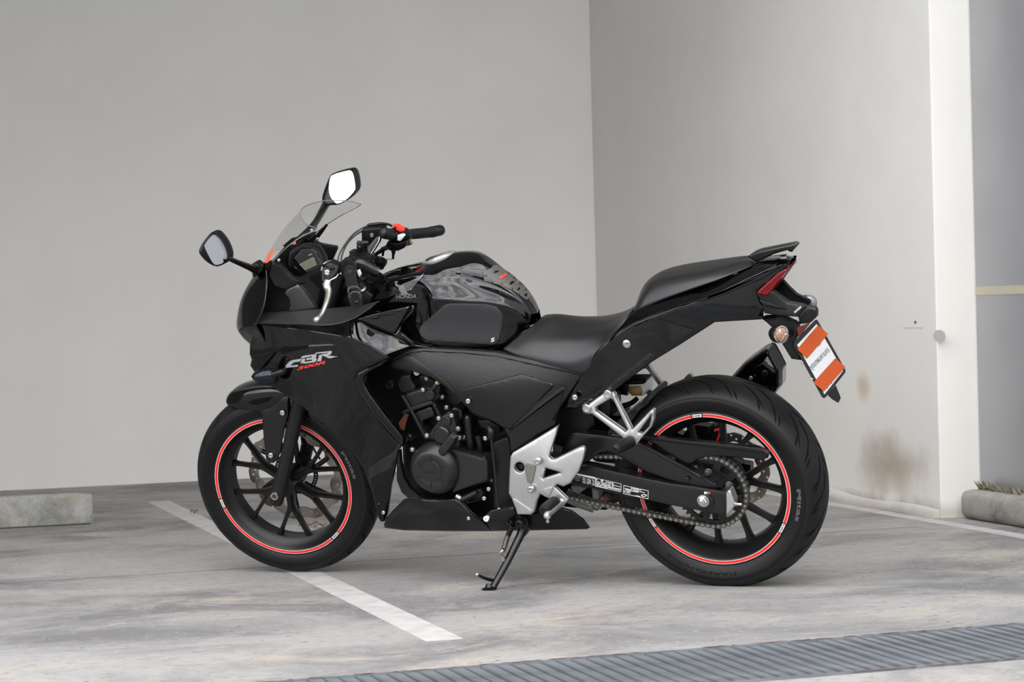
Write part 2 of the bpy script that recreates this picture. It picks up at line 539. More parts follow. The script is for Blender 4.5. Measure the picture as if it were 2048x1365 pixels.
def basis(ax):
    ax = np.asarray(ax, float); ax = ax / np.linalg.norm(ax)
    u = np.array([1., 0, 0]) if abs(ax[0]) < .8 else np.array([0, 0, 1.])
    u = u - ax * (u @ ax); u /= np.linalg.norm(u)
    return u, np.cross(ax, u), ax

def lathe(name, c, prof, m, ax=(0, -1, 0), fr=BK, parent='root', seg=40, smooth=35, closed=False, ph=0., mod=None):
    """prof: (distance along axis, radius)"""
    u, v, a = basis(ax); c = np.asarray(c, float); V = []; F = []; n = len(prof)
    for i, (t, r) in enumerate(prof):
        for k in range(seg):
            an = ph + 2 * math.pi * k / seg
            rr = r if mod is None else mod(i, an, r)
            V.append(c + a * t + rr * (math.cos(an) * u + math.sin(an) * v))
    for i in range(n if closed else n - 1):
        j = (i + 1) % n
        for k in range(seg):
            F.append((i * seg + k, i * seg + (k + 1) % seg, j * seg + (k + 1) % seg, j * seg + k))
    if not closed:
        F += [tuple(range(seg))[::-1], tuple(range((n - 1) * seg, n * seg))]
    return mk(name, V, F, m, parent, fr, smooth)

def boxm(name, c, size, m, axes=None, fr=BK, parent='root', bev=.0, smooth=30):
    A = np.eye(3) if axes is None else np.array([np.asarray(a, float) / np.linalg.norm(a) for a in axes])
    me_v = []
    for sx in (-1, 1):
        for sy in (-1, 1):
            for sz in (-1, 1):
                me_v.append(np.asarray(c, float) + A[0] * sx * size[0] / 2 + A[1] * sy * size[1] / 2 + A[2] * sz * size[2] / 2)
    F = [(0, 1, 3, 2), (4, 6, 7, 5), (0, 4, 5, 1), (2, 3, 7, 6), (0, 2, 6, 4), (1, 5, 7, 3)]
    o = mk(name, me_v, F, m, parent, fr, 0)
    if bev:
        b = bmesh.new(); b.from_mesh(o.data)
        bmesh.ops.bevel(b, geom=list(b.edges), offset=bev, segments=2, affect='EDGES', profile=.6)
        b.to_mesh(o.data); b.free(); o.data.shade_smooth(); o.data.set_sharp_from_angle(angle=math.radians(smooth))
    return o

def patch(name, rows, m, thick=.004, sub=5, fr=BK, parent='root', join=False, mirror=False, smooth=50, raw=False, closeu=False):
    """surface through rows of (px, py, lateral); with join the first point of each row lies on the centre plane"""
    X = np.array([[q if raw else fr.p(*q) for q in row] for row in rows], float)
    if join:
        Y = X[:, 1:][:, ::-1].copy(); Y[..., 1] *= -1; X = np.concatenate([Y, X], 1)
    a = np.array([crspline(row, sub) for row in X])
    b = np.array([crspline(a[:, j], sub, closeu) for j in range(a.shape[1])]).transpose(1, 0, 2)
    nu, nv = b.shape[:2]
    def build(B, flip):
        V = B.reshape(-1, 3); F = []
        for i in range(nu if closeu else nu - 1):
            i2 = (i + 1) % nu
            for j in range(nv - 1):
                q = (i * nv + j, i * nv + j + 1, i2 * nv + j + 1, i2 * nv + j)
                F.append(q[::-1] if flip else q)
        return V, F
    V, F = build(b, False)
    # orient outward: normal away from the mean of the centre plane below
    e1 = b[1:, :-1] - b[:-1, :-1]; e2 = b[:-1, 1:] - b[:-1, :-1]; nn = np.cross(e2, e1).reshape(-1, 3)
    ref = np.array([V[:, 0].mean(), 0, V[:, 2].mean() - .12]) if join else np.array([V[:, 0].mean(), 0, V[:, 2].mean()])
    cc = b[:-1, :-1].reshape(-1, 3)
    flip = ((nn * (cc - ref)).sum() < 0)
    V, F = build(b, flip)
    obs = []
    for s in ((1, -1) if mirror else (1,)):
        VV = V * np.array([1, s, 1]); FF = F if s == 1 else [f[::-1] for f in F]
        o = mk(name, VV, FF, m, parent, fr, smooth, recalc=False, weld=1e-6)
        if thick:
            md = o.modifiers.new('thickness', 'SOLIDIFY'); md.thickness = thick; md.offset = -1
        obs.append(o)
    return obs if mirror else obs[0]

def bolt(q, lat, r, m='steel', fr=BK, parent='root', ax=(0, -1, 0), h=None, name='bolt', c=None):
    c = fr.p(q[0], q[1], lat) if c is None else c
    h = h or r * .5
    return lathe(name, c, [(-h, r), (h * .5, r), (h * .85, r * .88), (h, r * .62), (h * .95, r * .5), (h * .3, r * .42), (h * .25, r * .01)], m, ax, fr, parent, 16, 50)

def text_mesh(s, bold=False, shear=0.):
    cu = bpy.data.curves.new('t', 'FONT'); cu.body = s; cu.size = 1; cu.resolution_u = 3; cu.shear = shear
    if bold: cu.offset = .025
    o = bpy.data.objects.new('t', cu); COL.objects.link(o)
    me = bpy.data.meshes.new_from_object(o.evaluated_get(bpy.context.evaluated_depsgraph_get()))
    V = np.array([v.co[:] for v in me.vertices]) if len(me.vertices) else np.zeros((1, 3)); F = [tuple(p.vertices) for p in me.polygons]
    bpy.data.objects.remove(o); bpy.data.curves.remove(cu); bpy.data.meshes.remove(me)
    V[:, :2] -= V[:, :2].min(0); V[:, 0] /= max(V[:, 0].max(), 1e-6); V[:, 1] /= max(V[:, 1].max(), 1e-6)
    return V, F

def thicken(V, F, nrm, h):
    """flat print V,F -> thin raised print"""
    n = len(V); B = np.asarray(V) - np.asarray(nrm) * h
    cnt = {}
    for f in F:
        for a, b in zip(f, f[1:] + f[:1]): cnt[(a, b)] = 1
    S = [(b, a, a + n, b + n) for (a, b) in cnt if (b, a) not in cnt]
    return np.vstack([V, B]), list(F) + [tuple(x + n for x in f[::-1]) for f in F] + S

def decal_text(name, s, q0, ex, ey, lat, m, fr=BK, parent='root', off=.001, bold=True, shear=0.):
    """lettering laid on a panel: q0 lower-left pixel, ex/ey pixel vectors of width and height"""
    V, F = text_mesh(s, bold, shear)
    Q = np.array(q0)[None] + V[:, :1] * np.array(ex)[None] + V[:, 1:2] * np.array(ey)[None]
    X = fr.P(Q, Field(lat, off)(Q))
    X, F = thicken(X, F, (0, -1, 0), .0006)
    return mk(name, X, F, m, parent, fr, 0)
def decal(name, out, lat, m, off=.001, **k):
    return panel(name, out, lat, m, thick=.0004, r=0, off=off, **k)
def tagit(o, label=None, cat=None, group=None, kind=None):
    for k, v in (('label', label), ('category', cat), ('group', group), ('kind', kind)):
        if v: o[k] = v
    return o

def plane_field(fr, c, nw, pts):
    """lateral samples of the plane through pixel+lateral c with world normal nw"""
    M = MB @ fr.M; n = M[:3, :3].T @ (np.asarray(nw, float) / np.linalg.norm(nw)); X0 = fr.p(*c); out = []
    for q in pts:
        a, b = fr.p(q[0], q[1], -.6), fr.p(q[0], q[1], .6)
        t = n @ (X0 - a) / (n @ (b - a)); out.append((q[0], q[1], -(a + (b - a) * t)[1]))
    return out

# ================================================================== the setting
DV = np.array([.95216, .30562, 0]); EV = np.array([.30562, -.95216, 0]); CORN = np.array([.445, 11.559, 0])
def ab(a, b, z=FLOOR):
    return CORN + a * DV + b * EV + np.array([0, 0, z])
def toab(q, z=FLOOR):
    g = ground(q, z) - CORN
    return g @ DV, g @ EV
MROOM = Matrix([[DV[0], EV[0], 0, CORN[0]], [DV[1], EV[1], 0, CORN[1]], [0, 0, 1, FLOOR], [0, 0, 0, 1]])   # local x along left wall, y toward the viewer, mirrored handedness kept in meshes

def room(name, V, F, m, kind='structure', parent=None, bev=0, smooth=0, label=None, cat=None, at=None, axis='d'):
    """V in (along back wall, toward viewer, up) metres from the corner"""
    Wv = np.array([ab(v[0], v[1], v[2] + FLOOR) for v in V])
    o0 = ab(*at, FLOOR) if at is not None else CORN + np.array([0, 0, FLOOR])
    R = np.array([DV, -EV, [0, 0, 1]]).T if axis == 'd' else np.array([EV, DV, [0, 0, 1]]).T
    L = (Wv - o0) @ R
    o = mk(name, L, F, m, None, None, smooth)
    if bev:
        b = bmesh.new(); b.from_mesh(o.data)
        bmesh.ops.bevel(b, geom=list(b.edges), offset=bev, segments=3, affect='EDGES', profile=.5)
        b.to_mesh(o.data); b.free(); o.data.shade_smooth(); o.data.set_sharp_from_angle(angle=math.radians(50))
    M = Matrix([[*R[i], o0[i]] for i in range(3)] + [[0, 0, 0, 1]])
    if parent is not None:
        o.parent = parent; o.matrix_parent_inverse = parent.matrix_world.inverted()
    o.matrix_world = M
    bpy.context.view_layer.update()
    return tagit(o, label, cat, None, kind)
def bx(a0, a1, b0, b1, z0, z1):
    V = [(a, b, z) for a in (a0, a1) for b in (b0, b1) for z in (z0, z1)]
    return V, [(0, 1, 3, 2), (4, 6, 7, 5), (0, 4, 5, 1), (2, 3, 7, 6), (0, 2, 6, 4), (1, 5, 7, 3)]

wallmat('wall_paint_back', (.606, .593, .574))
wallmat('wall_paint_right', (.66, .643, .614), stain=[(3.22, .17, .30, .14, .75, (.30, .235, .16)), (3.02, .46, .07, .06, .55, (.42, .27, .13)), (2.9, .0, .9, .05, .8, (.22, .18, .14)), (3.45, .02, .3, .05, .5, (.3, .26, .2))])
mat('sheet', (.36, .365, .38), .38, metal=.55, var=.05, vscale=3)
mat('seam', (.42, .37, .29), .6)
mat('paintline', (.40, .39, .385), .7, var=.16, vscale=14)
mat('gratesteel', (.125, .136, .150), .5, metal=.2, var=.35, vscale=9)
mat('rust', (.10, .05, .035), .85, var=.4, vscale=25)
mat('hollow', (.05, .05, .05), .9)
mat('moss', (.04, .05, .02), .9)
mat('leafdry', (.20, .14, .09), .8)
mat('grassdry', (.17, .15, .10), .8)
mat('ceilingc', (.5, .49, .48), .9)
mat('building', (.09, .095, .10), .6)

G0, G1 = 6.07, 6.53
fv, ff = [], []
for (b0, b1) in ((-.3, G0), (G1, 8.2)):
    n = len(fv); fv += [(-40, b0, 0), (40, b0, 0), (40, b1, 0), (-40, b1, 0)]; ff.append((n, n + 1, n + 2, n + 3))
n = len(fv)
fv += [(-40, G0, 0), (40, G0, 0), (40, G0, -.2), (-40, G0, -.2), (-40, G1, 0), (40, G1, 0), (40, G1, -.2), (-40, G1, -.2)]
ff += [(n, n + 1, n + 2, n + 3), (n + 4, n + 5, n + 6, n + 7), (n + 3, n + 2, n + 6, n + 7)]
floor = room('floor', fv, ff, 'floorc')
mat('added_asphalt', (.055, .055, .056), .85, bump=.4, bscale=60)
room('road_added', [(-40, 8.2, 0), (40, 8.2, 0), (40, 60, 0), (-40, 60, 0)], [(0, 1, 2, 3)], 'added_asphalt')  # added dark ground behind the viewer, dims reflections in the bodywork
wl = room('wall_left', *bx(-14, .17, -.2, 0, -.05, 6), 'wall_paint_back', axis='d')
wr = room('wall_right', *bx(0, .175, 0, 3.62, -.05, 6), 'wall_paint_right', axis='e', bev=.006)
# rough concrete fillet at the foot of the right wall
rs = []
k = 40
V = []; F = []
for i in range(k + 1):
    b = .02 + 3.59 * i / k; h = .030 + .008 * math.sin(b * 7) * math.sin(b * 3.1) + (.03 if b < 2.9 else 0) * (1 if b < 2.6 else (2.9 - b) / .3 if b < 2.9 else 0); w = .022 + .006 * math.sin(b * 11) + .003 * math.sin(b * 37)
    V += [(.001, b, h), (-w * .45, b, h * .85), (-w, b, .0), (.001, b, -.01)]
for i in range(k):
    for j in range(3):
        F.append((i * 4 + j, i * 4 + j + 1, i * 4 + 5 + j, i * 4 + 4 + j))
F += [(0, 1, 2, 3), (4 * k, 4 * k + 1, 4 * k + 2, 4 * k + 3)]
wallmat('skirtplaster', (.50, .485, .46), stain=[(1.5, .0, 1.6, .03, .6, (.2, .17, .13)), (3.2, .0, .6, .03, .6, (.2, .17, .13))])
room('trim_1', V, F, 'skirtplaster', axis='e', smooth=60)
# old marks on the right wall: a round plaster patch, a blue scribble and drill dust
mat('patch', (.47, .45, .43), .8); mat('bluemark', (.10, .09, .30), .7)
def wall_mark(q, ry, rz, m, nm, n=14):
    d = wray(q); o = np.array([0, 0, CAMH]); t = ((CORN - o) @ DV) / (d @ DV); p = o + t * d - CORN; b0, z0 = p @ EV, p[2] - FLOOR
    V = [(-.0015, b0 + ry * math.cos(2 * math.pi * i / n), z0 + rz * math.sin(2 * math.pi * i / n)) for i in range(n)] + [(.001, b0 + ry * math.cos(2 * math.pi * i / n), z0 + rz * math.sin(2 * math.pi * i / n)) for i in range(n)]
    F = [tuple(range(n)), tuple(range(n, 2 * n))] + [(i, (i + 1) % n, n + (i + 1) % n, n + i) for i in range(n)]
    room(nm, V, F, m, kind=None, parent=wr, axis='e')
wall_mark((1879, 672), .045, .022, 'patch', 'plaster_patch')
wall_mark((1831, 645), .008, .006, 'bluemark', 'scribble')
for dx in (-18, -8, 0, 9, 15):
    wall_mark((1828 + dx, 656), .013, .002, 'patch', 'scuff', 8)
# sheet-metal panels beyond the wall end
for z0, z1, nm in ((.10, .815, 'wall_panel_1'), (.84, 6, 'wall_panel_2')):
    room(nm, *bx(.16, .20, 3.63, 9.5, z0, z1), 'sheet', axis='e')
room('trim_2', *bx(.158, .20, 3.63, 9.5, .812, .843), 'seam', axis='e')
kerb = room('kerb', *bx(.05, .157, 3.66, 5.9, -.0, .105), 'kerbc', kind=None, axis='e', bev=.03, label='low weathered concrete kerb along the grey sheet-metal panel at the right', cat='kerb')
# tufts of dry moss on the kerb
V = []; F = []
for i in range(160):
    b = 3.70 + random.random() ** 2 * .6; a = .115 + random.random() * .025; h = .008 + random.random() * .026 * (1.1 - (b - 3.8)); n = len(V); w = .004 + random.random() * .006
    V += [(a, b - w, .106), (a, b + w, .106), (a + random.uniform(-.03, .005), b + random.uniform(-.02, .02), .106 + h), (a - .006, b, .106)]
    F += [(n, n + 1, n + 2), (n + 1, n + 3, n + 2), (n + 3, n, n + 2)]
room('grass_tuft', V, F, 'grassdry', kind='stuff', axis='e', label='dry grass and moss tufts growing behind the concrete kerb', cat='grass')
# painted lines
a0, b1 = toab((852, 1284)); a1, _ = toab((928, 1280)); _, bF = toab((318, 1004))
room('painted_line', *bx(a0, a0 + .095, bF, b1, -.01, .0012), 'paintline', kind=None, parent=floor)
V = []
wb = [(0.2, 0), (2.9, 0), (3.3, 0), (3.62, .0), (9, .0)]
room('painted_line', *bx(-.115, -.045, 1.2, 9, -.01, .0012), 'paintline', kind=None, parent=floor)
# saw-cut joint in the slab
_, bj = toab((240, 1153))
room('joint', *bx(-14, -.2, bj, bj + .0035, -.01, .0006), 'hollow', kind=None, parent=floor)
# roof over the bay
room('ceiling', *bx(-14, 8, -.2, 5.15, 4.7, 5.0), 'ceilingc')
mat('blocker_grey', (.22, .22, .22), .8)
room('wall_blocker', *bx(-5.3, -5.1, 0, 4.3, -.05, 6), 'blocker_grey')  # added wall out of view, blocks sky light from the left
# wheel stop
_, bs = toab((100, 1053.5)); ae, _ = toab((185.6, 1048.7))
V = [(ae - 1.7, 0, 0), (ae, 0, 0), (ae - .005, 0, .122), (ae - .008 - 1.68, 0, .122)]
VV = []; n1 = 26
for i in range(n1 + 1):
    a = ae - 1.7 + 1.7 * i / n1; ch = .007 if i == n1 else 0
    for (db, z) in ((.0, -.005), (.004, .05), (.007 + ch, .118 - ch), (.013 + ch, .124 - ch), (.142 - ch, .124 - ch), (.148 - ch, .118 - ch), (.155, -.005)):
        VV.append((a + random.uniform(-.001, .001), bs - db, z + random.uniform(-.0015, .0015)))
FF = [(i * 7 + j, i * 7 + (j + 1) % 7, (i + 1) * 7 + (j + 1) % 7, (i + 1) * 7 + j) for i in range(n1) for j in range(7)] + [tuple(range(7)), tuple(range(n1 * 7, n1 * 7 + 7))]
concrete('stopc', (.29, .285, .27), (.13, .135, .13), (.25, .21, .15), 5, .6)
room('wheel_stop', VV, FF, 'stopc', kind=None, smooth=50, label='weathered concrete wheel stop bar lying in front of the left wall', cat='wheel stop')
room('moss_line', *bx(ae - 1.69, ae - .01, bs + .001, bs + .008, -.0, .006), 'moss', kind='stuff', label='thin line of green moss along the foot of the wheel stop', cat='moss')

# drain grating: every steel slat on its own
dr = bpy.data.objects.new('drain_grating', None); COL.objects.link(dr); dr.location = ab(-2.2, (G0 + G1) / 2)
bpy.context.view_layer.update()
tagit(dr, 'blue-grey slatted steel drain grating with rusty edges set in the concrete floor', 'drain grating')
s0 = None
pitch = .0362
for i in range(-108, -14):
    a = i * pitch
    if s0 is None:
        V = []; F = []
        for (da, z) in ((-.0172, -.012), (-.0168, .0046), (-.0148, .0046), (-.0140, .0022), (.0160, .0006), (.0164, -.012)):
            V += [(a + da, G0 + .012, z), (a + da, G1 - .012, z)]
        F = [(2 * j, 2 * ((j + 1) % 6), 2 * ((j + 1) % 6) + 1, 2 * j + 1) for j in range(6)] + [(0, 2, 4, 6, 8, 10), (1, 3, 5, 7, 9, 11)]
        s0 = room('slat', V, F, 'gratesteel', kind=None, parent=dr, at=(a, G0)); ai = a
    else:
        o = s0.copy(); COL.objects.link(o); o.parent = dr; o.matrix_parent_inverse = s0.matrix_parent_inverse
        M = s0.matrix_world.copy(); M.translation = M.translation + Vector(DV) * (a - ai) + Vector((0, 0, random.uniform(-.0015, .0015)))
        o.matrix_world = M
for b0, b1 in ((G0 - .004, G0 + .014), (G1 - .012, G1 + .006)):
    room('edge_angle', *bx(-3.93, -.49, b0, b1, -.02, .0035), 'gratesteel', kind=None, parent=dr)
    V = []; F = []
    for i in range(90):
        a = random.uniform(-3.4, -.6) if b0 < 6.3 else random.uniform(-1.85, -.6); w = random.uniform(.01, .05); h = random.uniform(.003, .008); bb = (b0 + random.uniform(-.003, .006)) if b0 < 6.3 else b1 - h * .7; n = len(V)
        V += [(a, bb, .004), (a + w * .5, bb - h * .3, .0046), (a + w, bb, .004), (a + w * .6, bb + h, .0046), (a + w * .2, bb + h * .8, .004)]
        F.append((n, n + 1, n + 2, n + 3, n + 4))
    ru = room('rust_scale', V, F, 'rust', kind='stuff', parent=dr)
# litter on the ground
def leaf(name, q, ln, wd, ang, m, label, cat, z=.0):
    a, b = toab(q); V = []; F = []
    for i in range(7):
        t = i / 6; w = wd * math.sin(math.pi * min(max(t, .06), .96)) * (1 + .3 * math.sin(9 * t)); x = (t - .5) * ln; c, s = math.cos(ang), math.sin(ang); zz = .004 + .012 * math.sin(t * 5 + ang) ** 2
        for j, yy in enumerate((-w, 0, w)):
            V.append((a + c * x - s * yy, b + s * x + c * yy, zz + (0 if j == 1 else .006) + z))
    for i in range(6):
        for j in range(2):
            F.append((i * 3 + j, i * 3 + j + 1, i * 3 + 4 + j, i * 3 + 3 + j))
    o = room(name, V, F, m, kind=None, smooth=80, label=label, cat=cat, at=(a, b))
    md = o.modifiers.new('t', 'SOLIDIFY'); md.thickness = .0012
    return o
leaf('dry_leaf', (617, 1055), .075, .018, .2, 'leafdry', 'brown dry leaf on the floor behind the front wheel, left one', 'leaf')
leaf('dry_leaf', (641, 1057), .06, .014, -.3, 'leafdry', 'brown dry leaf on the floor behind the front wheel, right one', 'leaf')
leaf('dry_leaf', (388, 1029), .03, .009, .4, 'leafdry', 'tiny yellowish dry leaf on the white parking line', 'leaf')
a, b = toab((267, 1057))
tw = mk('twig', *sweep(np.array([ab(*toab((249, 1060)), .004), ab(*toab((268, 1057)), .007), ab(*toab((286, 1056)), .005)]), .003, 6), 'leafdry', None, None, 60)
tagit(tw, 'thin pale twig lying on the floor right of the wheel stop', 'twig')
# neighbouring building across the yard, behind the viewer (seen mirrored in the bodywork)
nb = room('wall_opposite', *bx(-30, 24, 34, 45, 0, 4.6), 'building', at=(-3, 34))
room('roof_parapet', *bx(-14, -2, 35, 44, 4.6, 7.4), 'building', kind=None, parent=nb)

# ================================================================== motorcycle
ROOT = bpy.data.objects.new('motorcycle', None)
COL.objects.link(ROOT)
ROOT.matrix_world = Matrix(MB.tolist())
bpy.context.view_layer.update()
tagit(ROOT, 'black faired sport motorcycle with red rim stripes leaning on its side stand', 'motorcycle')

FC = np.array([-WB / 2, 0, RF]); RCN = np.array([WB / 2, 0, RR])

def ringpts(c, r, lat, a):
    """angle a in degrees, 0 = rearward, 90 = up"""
    a = math.radians(a); return np.array([c[0] + r * math.cos(a), -lat, c[2] + r * math.sin(a)])

def arc_text(name, s, c, r, lat, amid, height, span, m, fr, parent, flip=False, tilt=0., bold=True):
    V, F = text_mesh(s, bold)
    X = []
    for v in V:
        a = math.radians(amid) + (1 if flip else -1) * (v[0] - .5) * math.radians(span)
        rr = r + (-(v[1] - .5) if flip else (v[1] - .5)) * height
        X.append((c[0] + rr * math.cos(a), -(lat - tilt * (rr - r)), c[2] + rr * math.sin(a)))
    X, F = thicken(np.array(X), F, (0, -1, 0), .0008)
    return mk(name, X, F, m, parent, fr, 0)

def wheel(name, c, R, W, rimw, fr, dia, marks, label):
    rs = dia / 2
    # rim: outer lip, stripe land, barrel, and the same on the far side
    h = rimw
    prof = [(-h, .231), (-h + .004, .2345), (-h + .008, .231), (-h + .010, .222), (-h + .022, .206), (-.02, .1935), (.02, .1935), (h - .022, .206), (h - .010, .222),
            (h - .008, .231), (h - .004, .2345), (h, .231), (h + .0005, .2255), (h - .0005, rs - .0055), (h - .004, .2125), (h - .012, .207), (h - .026, .196), (.022, .186), (-.022, .186), (-h + .026, .196), (-h + .012, .207), (-h + .004, .2125), (-h + .0005, rs - .0055), (-h - .0005, .2255)]
    rim = lathe(name, c, prof, 'wheelblack', fr=fr, seg=120, closed=True, smooth=50)
    rim['label'] = label
    # tyre
    sh = R - .218
    tp = []
    for t, rr in ((h - .006, .226), (h + .001, .232), (h + .003, .238), (W * .985, .218 + sh * .45), (W, .218 + sh * .58)):
        tp.append((t, rr))
    na = 13
    for i in range(na + 1):
        a = math.pi / 2 * .78 * (1 - i / na)
        tp.append((W * 1.0 * math.sin(a) / math.sin(math.pi / 2 * .78), R - (R - (.218 + sh * .66)) * (1 - math.cos(a)) / (1 - math.cos(math.pi / 2 * .78))))
    tp = tp + [(-t, r) for t, r in tp[:-1][::-1]]
    ty = lathe('tyre', c, tp, 'rubber', fr=fr, seg=140, parent=rim, smooth=60, closed=True)
    # bead-to-shoulder sidewall band (smoother rubber)
    for s in (1, -1):
        lathe('sidewall', c, [(s * (h + .0015), .2335), (s * (h + .004), .238), (s * (W * .985 + .0012), .218 + sh * .45), (s * (W + .0008), .218 + sh * .58), (s * (W * .99), .218 + sh * .6), (s * (W * .9), .218 + sh * .45), (s * h, .236)], 'sidewall', fr=fr, seg=120, parent=rim, closed=True, smooth=60)
    def surf(latf):
        """radius of the tread at lateral position latf*W"""
        ts = np.array([q[0] for q in tp[:na + 6]]); rs_ = np.array([q[1] for q in tp[:na + 6]])
        k = ts.argmax(); return np.interp(abs(latf) * W, ts[k:][::-1], rs_[k:][::-1])
    def groove(curves, wid):
        V = []; F = []
        for cv in curves:
            C = np.array(cv); n0 = len(V)
            for i, (a, lf) in enumerate(C):
                w = wid * math.sin(math.pi * min(max(i / (len(C) - 1), .04), .96)) ** .6
                d = C[min(i + 1, len(C) - 1)] - C[max(i - 1, 0)]; dx, dy = d[0] * R * math.pi / 180, d[1] * W; L = math.hypot(dx, dy); nx, ny = -dy / L, dx / L
                for s in (-1, 1):
                    aa = a + s * w * nx / R * 180 / math.pi; ll = lf + s * w * ny / W
                    ll = max(-.985, min(.985, ll))
                    V.append(ringpts(c, surf(ll) + .0007, ll * W, aa))
            for i in range(len(C) - 1):
                k = n0 + 2 * i; F.append((k, k + 1, k + 3, k + 2))
        g = mk('tread_groove', V, F, 'groove', rim, fr, 0, recalc=False)
        g['kind'] = 'stuff'
        return g
    # stripe: pale keyline, red band, name plates
    def band(nm, r0, r1, m, lat, segs, hh=.0006):
        for (a0, a1) in segs:
            n = max(3, int(abs(a1 - a0) / 3)); V = []
            for i in range(n + 1):
                a = a0 + (a1 - a0) * i / n
                V += [ringpts(c, r0, lat, a), ringpts(c, r1, lat, a), ringpts(c, r0, lat - hh, a), ringpts(c, r1, lat - hh, a)]
            F = []
            for i in range(n):
                k = 4 * i; F += [(k, k + 1, k + 5, k + 4), (k + 1, k + 3, k + 7, k + 5), (k + 3, k + 2, k + 6, k + 7), (k + 2, k, k + 4, k + 6)]
            F += [(0, 2, 3, 1), (4 * n, 4 * n + 1, 4 * n + 3, 4 * n + 2)]
            mk(nm, V, F, m, rim, fr, 40)
    mk_ = sorted(marks); g = 4.6
    segs = [(mk_[i] + g, (mk_[(i + 1) % len(mk_)] if i + 1 < len(mk_) else mk_[0] + 360) - g) for i in range(len(mk_))]
    for s in (1, -1):
        band('rim_stripe', rs - .0032, rs + .0032, 'red', s * (h + .0022) if s > 0 else -(h + .0006), segs)
        band('rim_keyline', rs - .0050, rs - .0038, 'pinkwhite', s * (h + .0018) if s > 0 else -(h + .0006), segs)
        band('rim_keyline', rs + .0038, rs + .0050, 'pinkwhite', s * (h + .0018) if s > 0 else -(h + .0006), segs)
    band('rim_nameplate', rs - .0045, rs + .0045, 'label', h + .002, [(a - 3.7, a + 3.7) for a in marks])
    band('nameplate_mark', rs - .003, rs + .003, 'red', h + .0026, [(a + 2.2, a + 3.2) for a in marks])
    for a in marks:
        arc_text('nameplate_mark', 'HONDA', c, rs, h + .0026, a - .8, .0045, 4.6, 'blackink', fr, rim)
    return rim, groove, surf

def spokes(rim, c, fr, a0, rn, hubr, m='wheelblack', rend=.191, lat=.0, wa=.017, ws=.0085, sp=15):
    for k in range(6):
        am = a0 + 60 * k
        nd = ringpts(c, rn, lat, am)
        V, F = [], []
        def arm(p0, p1, w0, w1, d0, d1):
            d = p1 - p0; d /= np.linalg.norm(d); y = np.array([0, 1., 0]); n = np.cross(d, y); b = len(V)
            N = 5
            for i in range(N + 1):
                t = i / N; pc = p0 + (p1 - p0) * t; w = w0 + (w1 - w0) * t + (.006 * max(0, t - .75) / .25 if w1 < .012 else 0); dp = d0 + (d1 - d0) * t
                for (cn, cy) in ((-.6, 1), (.6, 1), (1, .55), (1, -.55), (.6, -1), (-.6, -1), (-1, -.55), (-1, .55)):
                    V.append(pc + n * cn * w + np.array([0, -cy * dp, 0]))
            for i in range(N):
                for j in range(8):
                    F.append((b + i * 8 + j, b + i * 8 + (j + 1) % 8, b + (i + 1) * 8 + (j + 1) % 8, b + (i + 1) * 8 + j))
            F.append(tuple(b + j for j in range(8))); F.append(tuple(b + N * 8 + j for j in range(8)))
        arm(ringpts(c, hubr * .6, lat, am), nd, wa, wa * .75, .022, .018)
        for s in (-1, 1):
            arm(ringpts(c, rn - .012, lat, am + s * 2.), ringpts(c, rend, lat, am + s * sp), ws * 1.15, ws * .8, .016, .011)
        mk('spoke', V, F, m, rim, fr, 50)

def holed_disc(name, c, r0, r1, lat, t, m, fr, parent, waves=10, amp=.006, holes=(), windows=0):
    """wavy perforated brake disc"""
    N = 160; P = []
    for i in range(N):
        a = 2 * math.pi * i / N; w = math.cos(a * waves); P.append((r1 - amp * (1 - max(-1, min(1, w * 1.7))) / 2, a))
    out = [np.array([r * math.cos(a), r * math.sin(a)]) for r, a in P]
    inn = [np.array([(r0 + amp * .7 * max(-1, min(1, 1.5 * math.cos(waves * a)))) * math.cos(a), (r0 + amp * .7 * max(-1, min(1, 1.5 * math.cos(waves * a)))) * math.sin(a)]) for a in np.linspace(0, 2 * math.pi, 120, endpoint=False)]
    hl = [inn]
    for (rr, a, hr) in holes:
        cx, cy = rr * math.cos(a), rr * math.sin(a)
        hl.append([np.array([cx + hr * math.cos(b), cy + hr * math.sin(b)]) for b in np.linspace(0, 2 * math.pi, 8, endpoint=False)])
    pts = np.vstack([out] + hl); cons = []; b = 0
    for L in [out] + hl:
        n = len(L); cons += [(b + i, b + (i + 1) % n) for i in range(n)]; b += n
    vs, es, fs, *_ = delaunay_2d_cdt([Vector(q) for q in pts], cons, [], 0, 1e-7)
    V2 = np.array([(v.x, v.y) for v in vs]); T = np.array([f for f in fs]); ce = V2[T].mean(1)
    k = inside(np.array(out), ce)
    for h in hl: k &= ~inside(np.array(h), ce)
    T = T[k]; n = len(V2)
    X = lambda l: np.c_[c[0] + V2[:, 0], np.full(n, -l), c[2] + V2[:, 1]]
    ed = {}
    for f in T:
        for a_, b_ in ((f[0], f[1]), (f[1], f[2]), (f[2], f[0])): ed[(a_, b_)] = 1
    F = [tuple(f) for f in T] + [tuple(f[::-1] + n) for f in T] + [(b_, a_, a_ + n, b_ + n) for (a_, b_) in ed if (b_, a_) not in ed]
    return mk(name, np.vstack([X(lat + t / 2), X(lat - t / 2)]), F, m, parent, fr, 30)

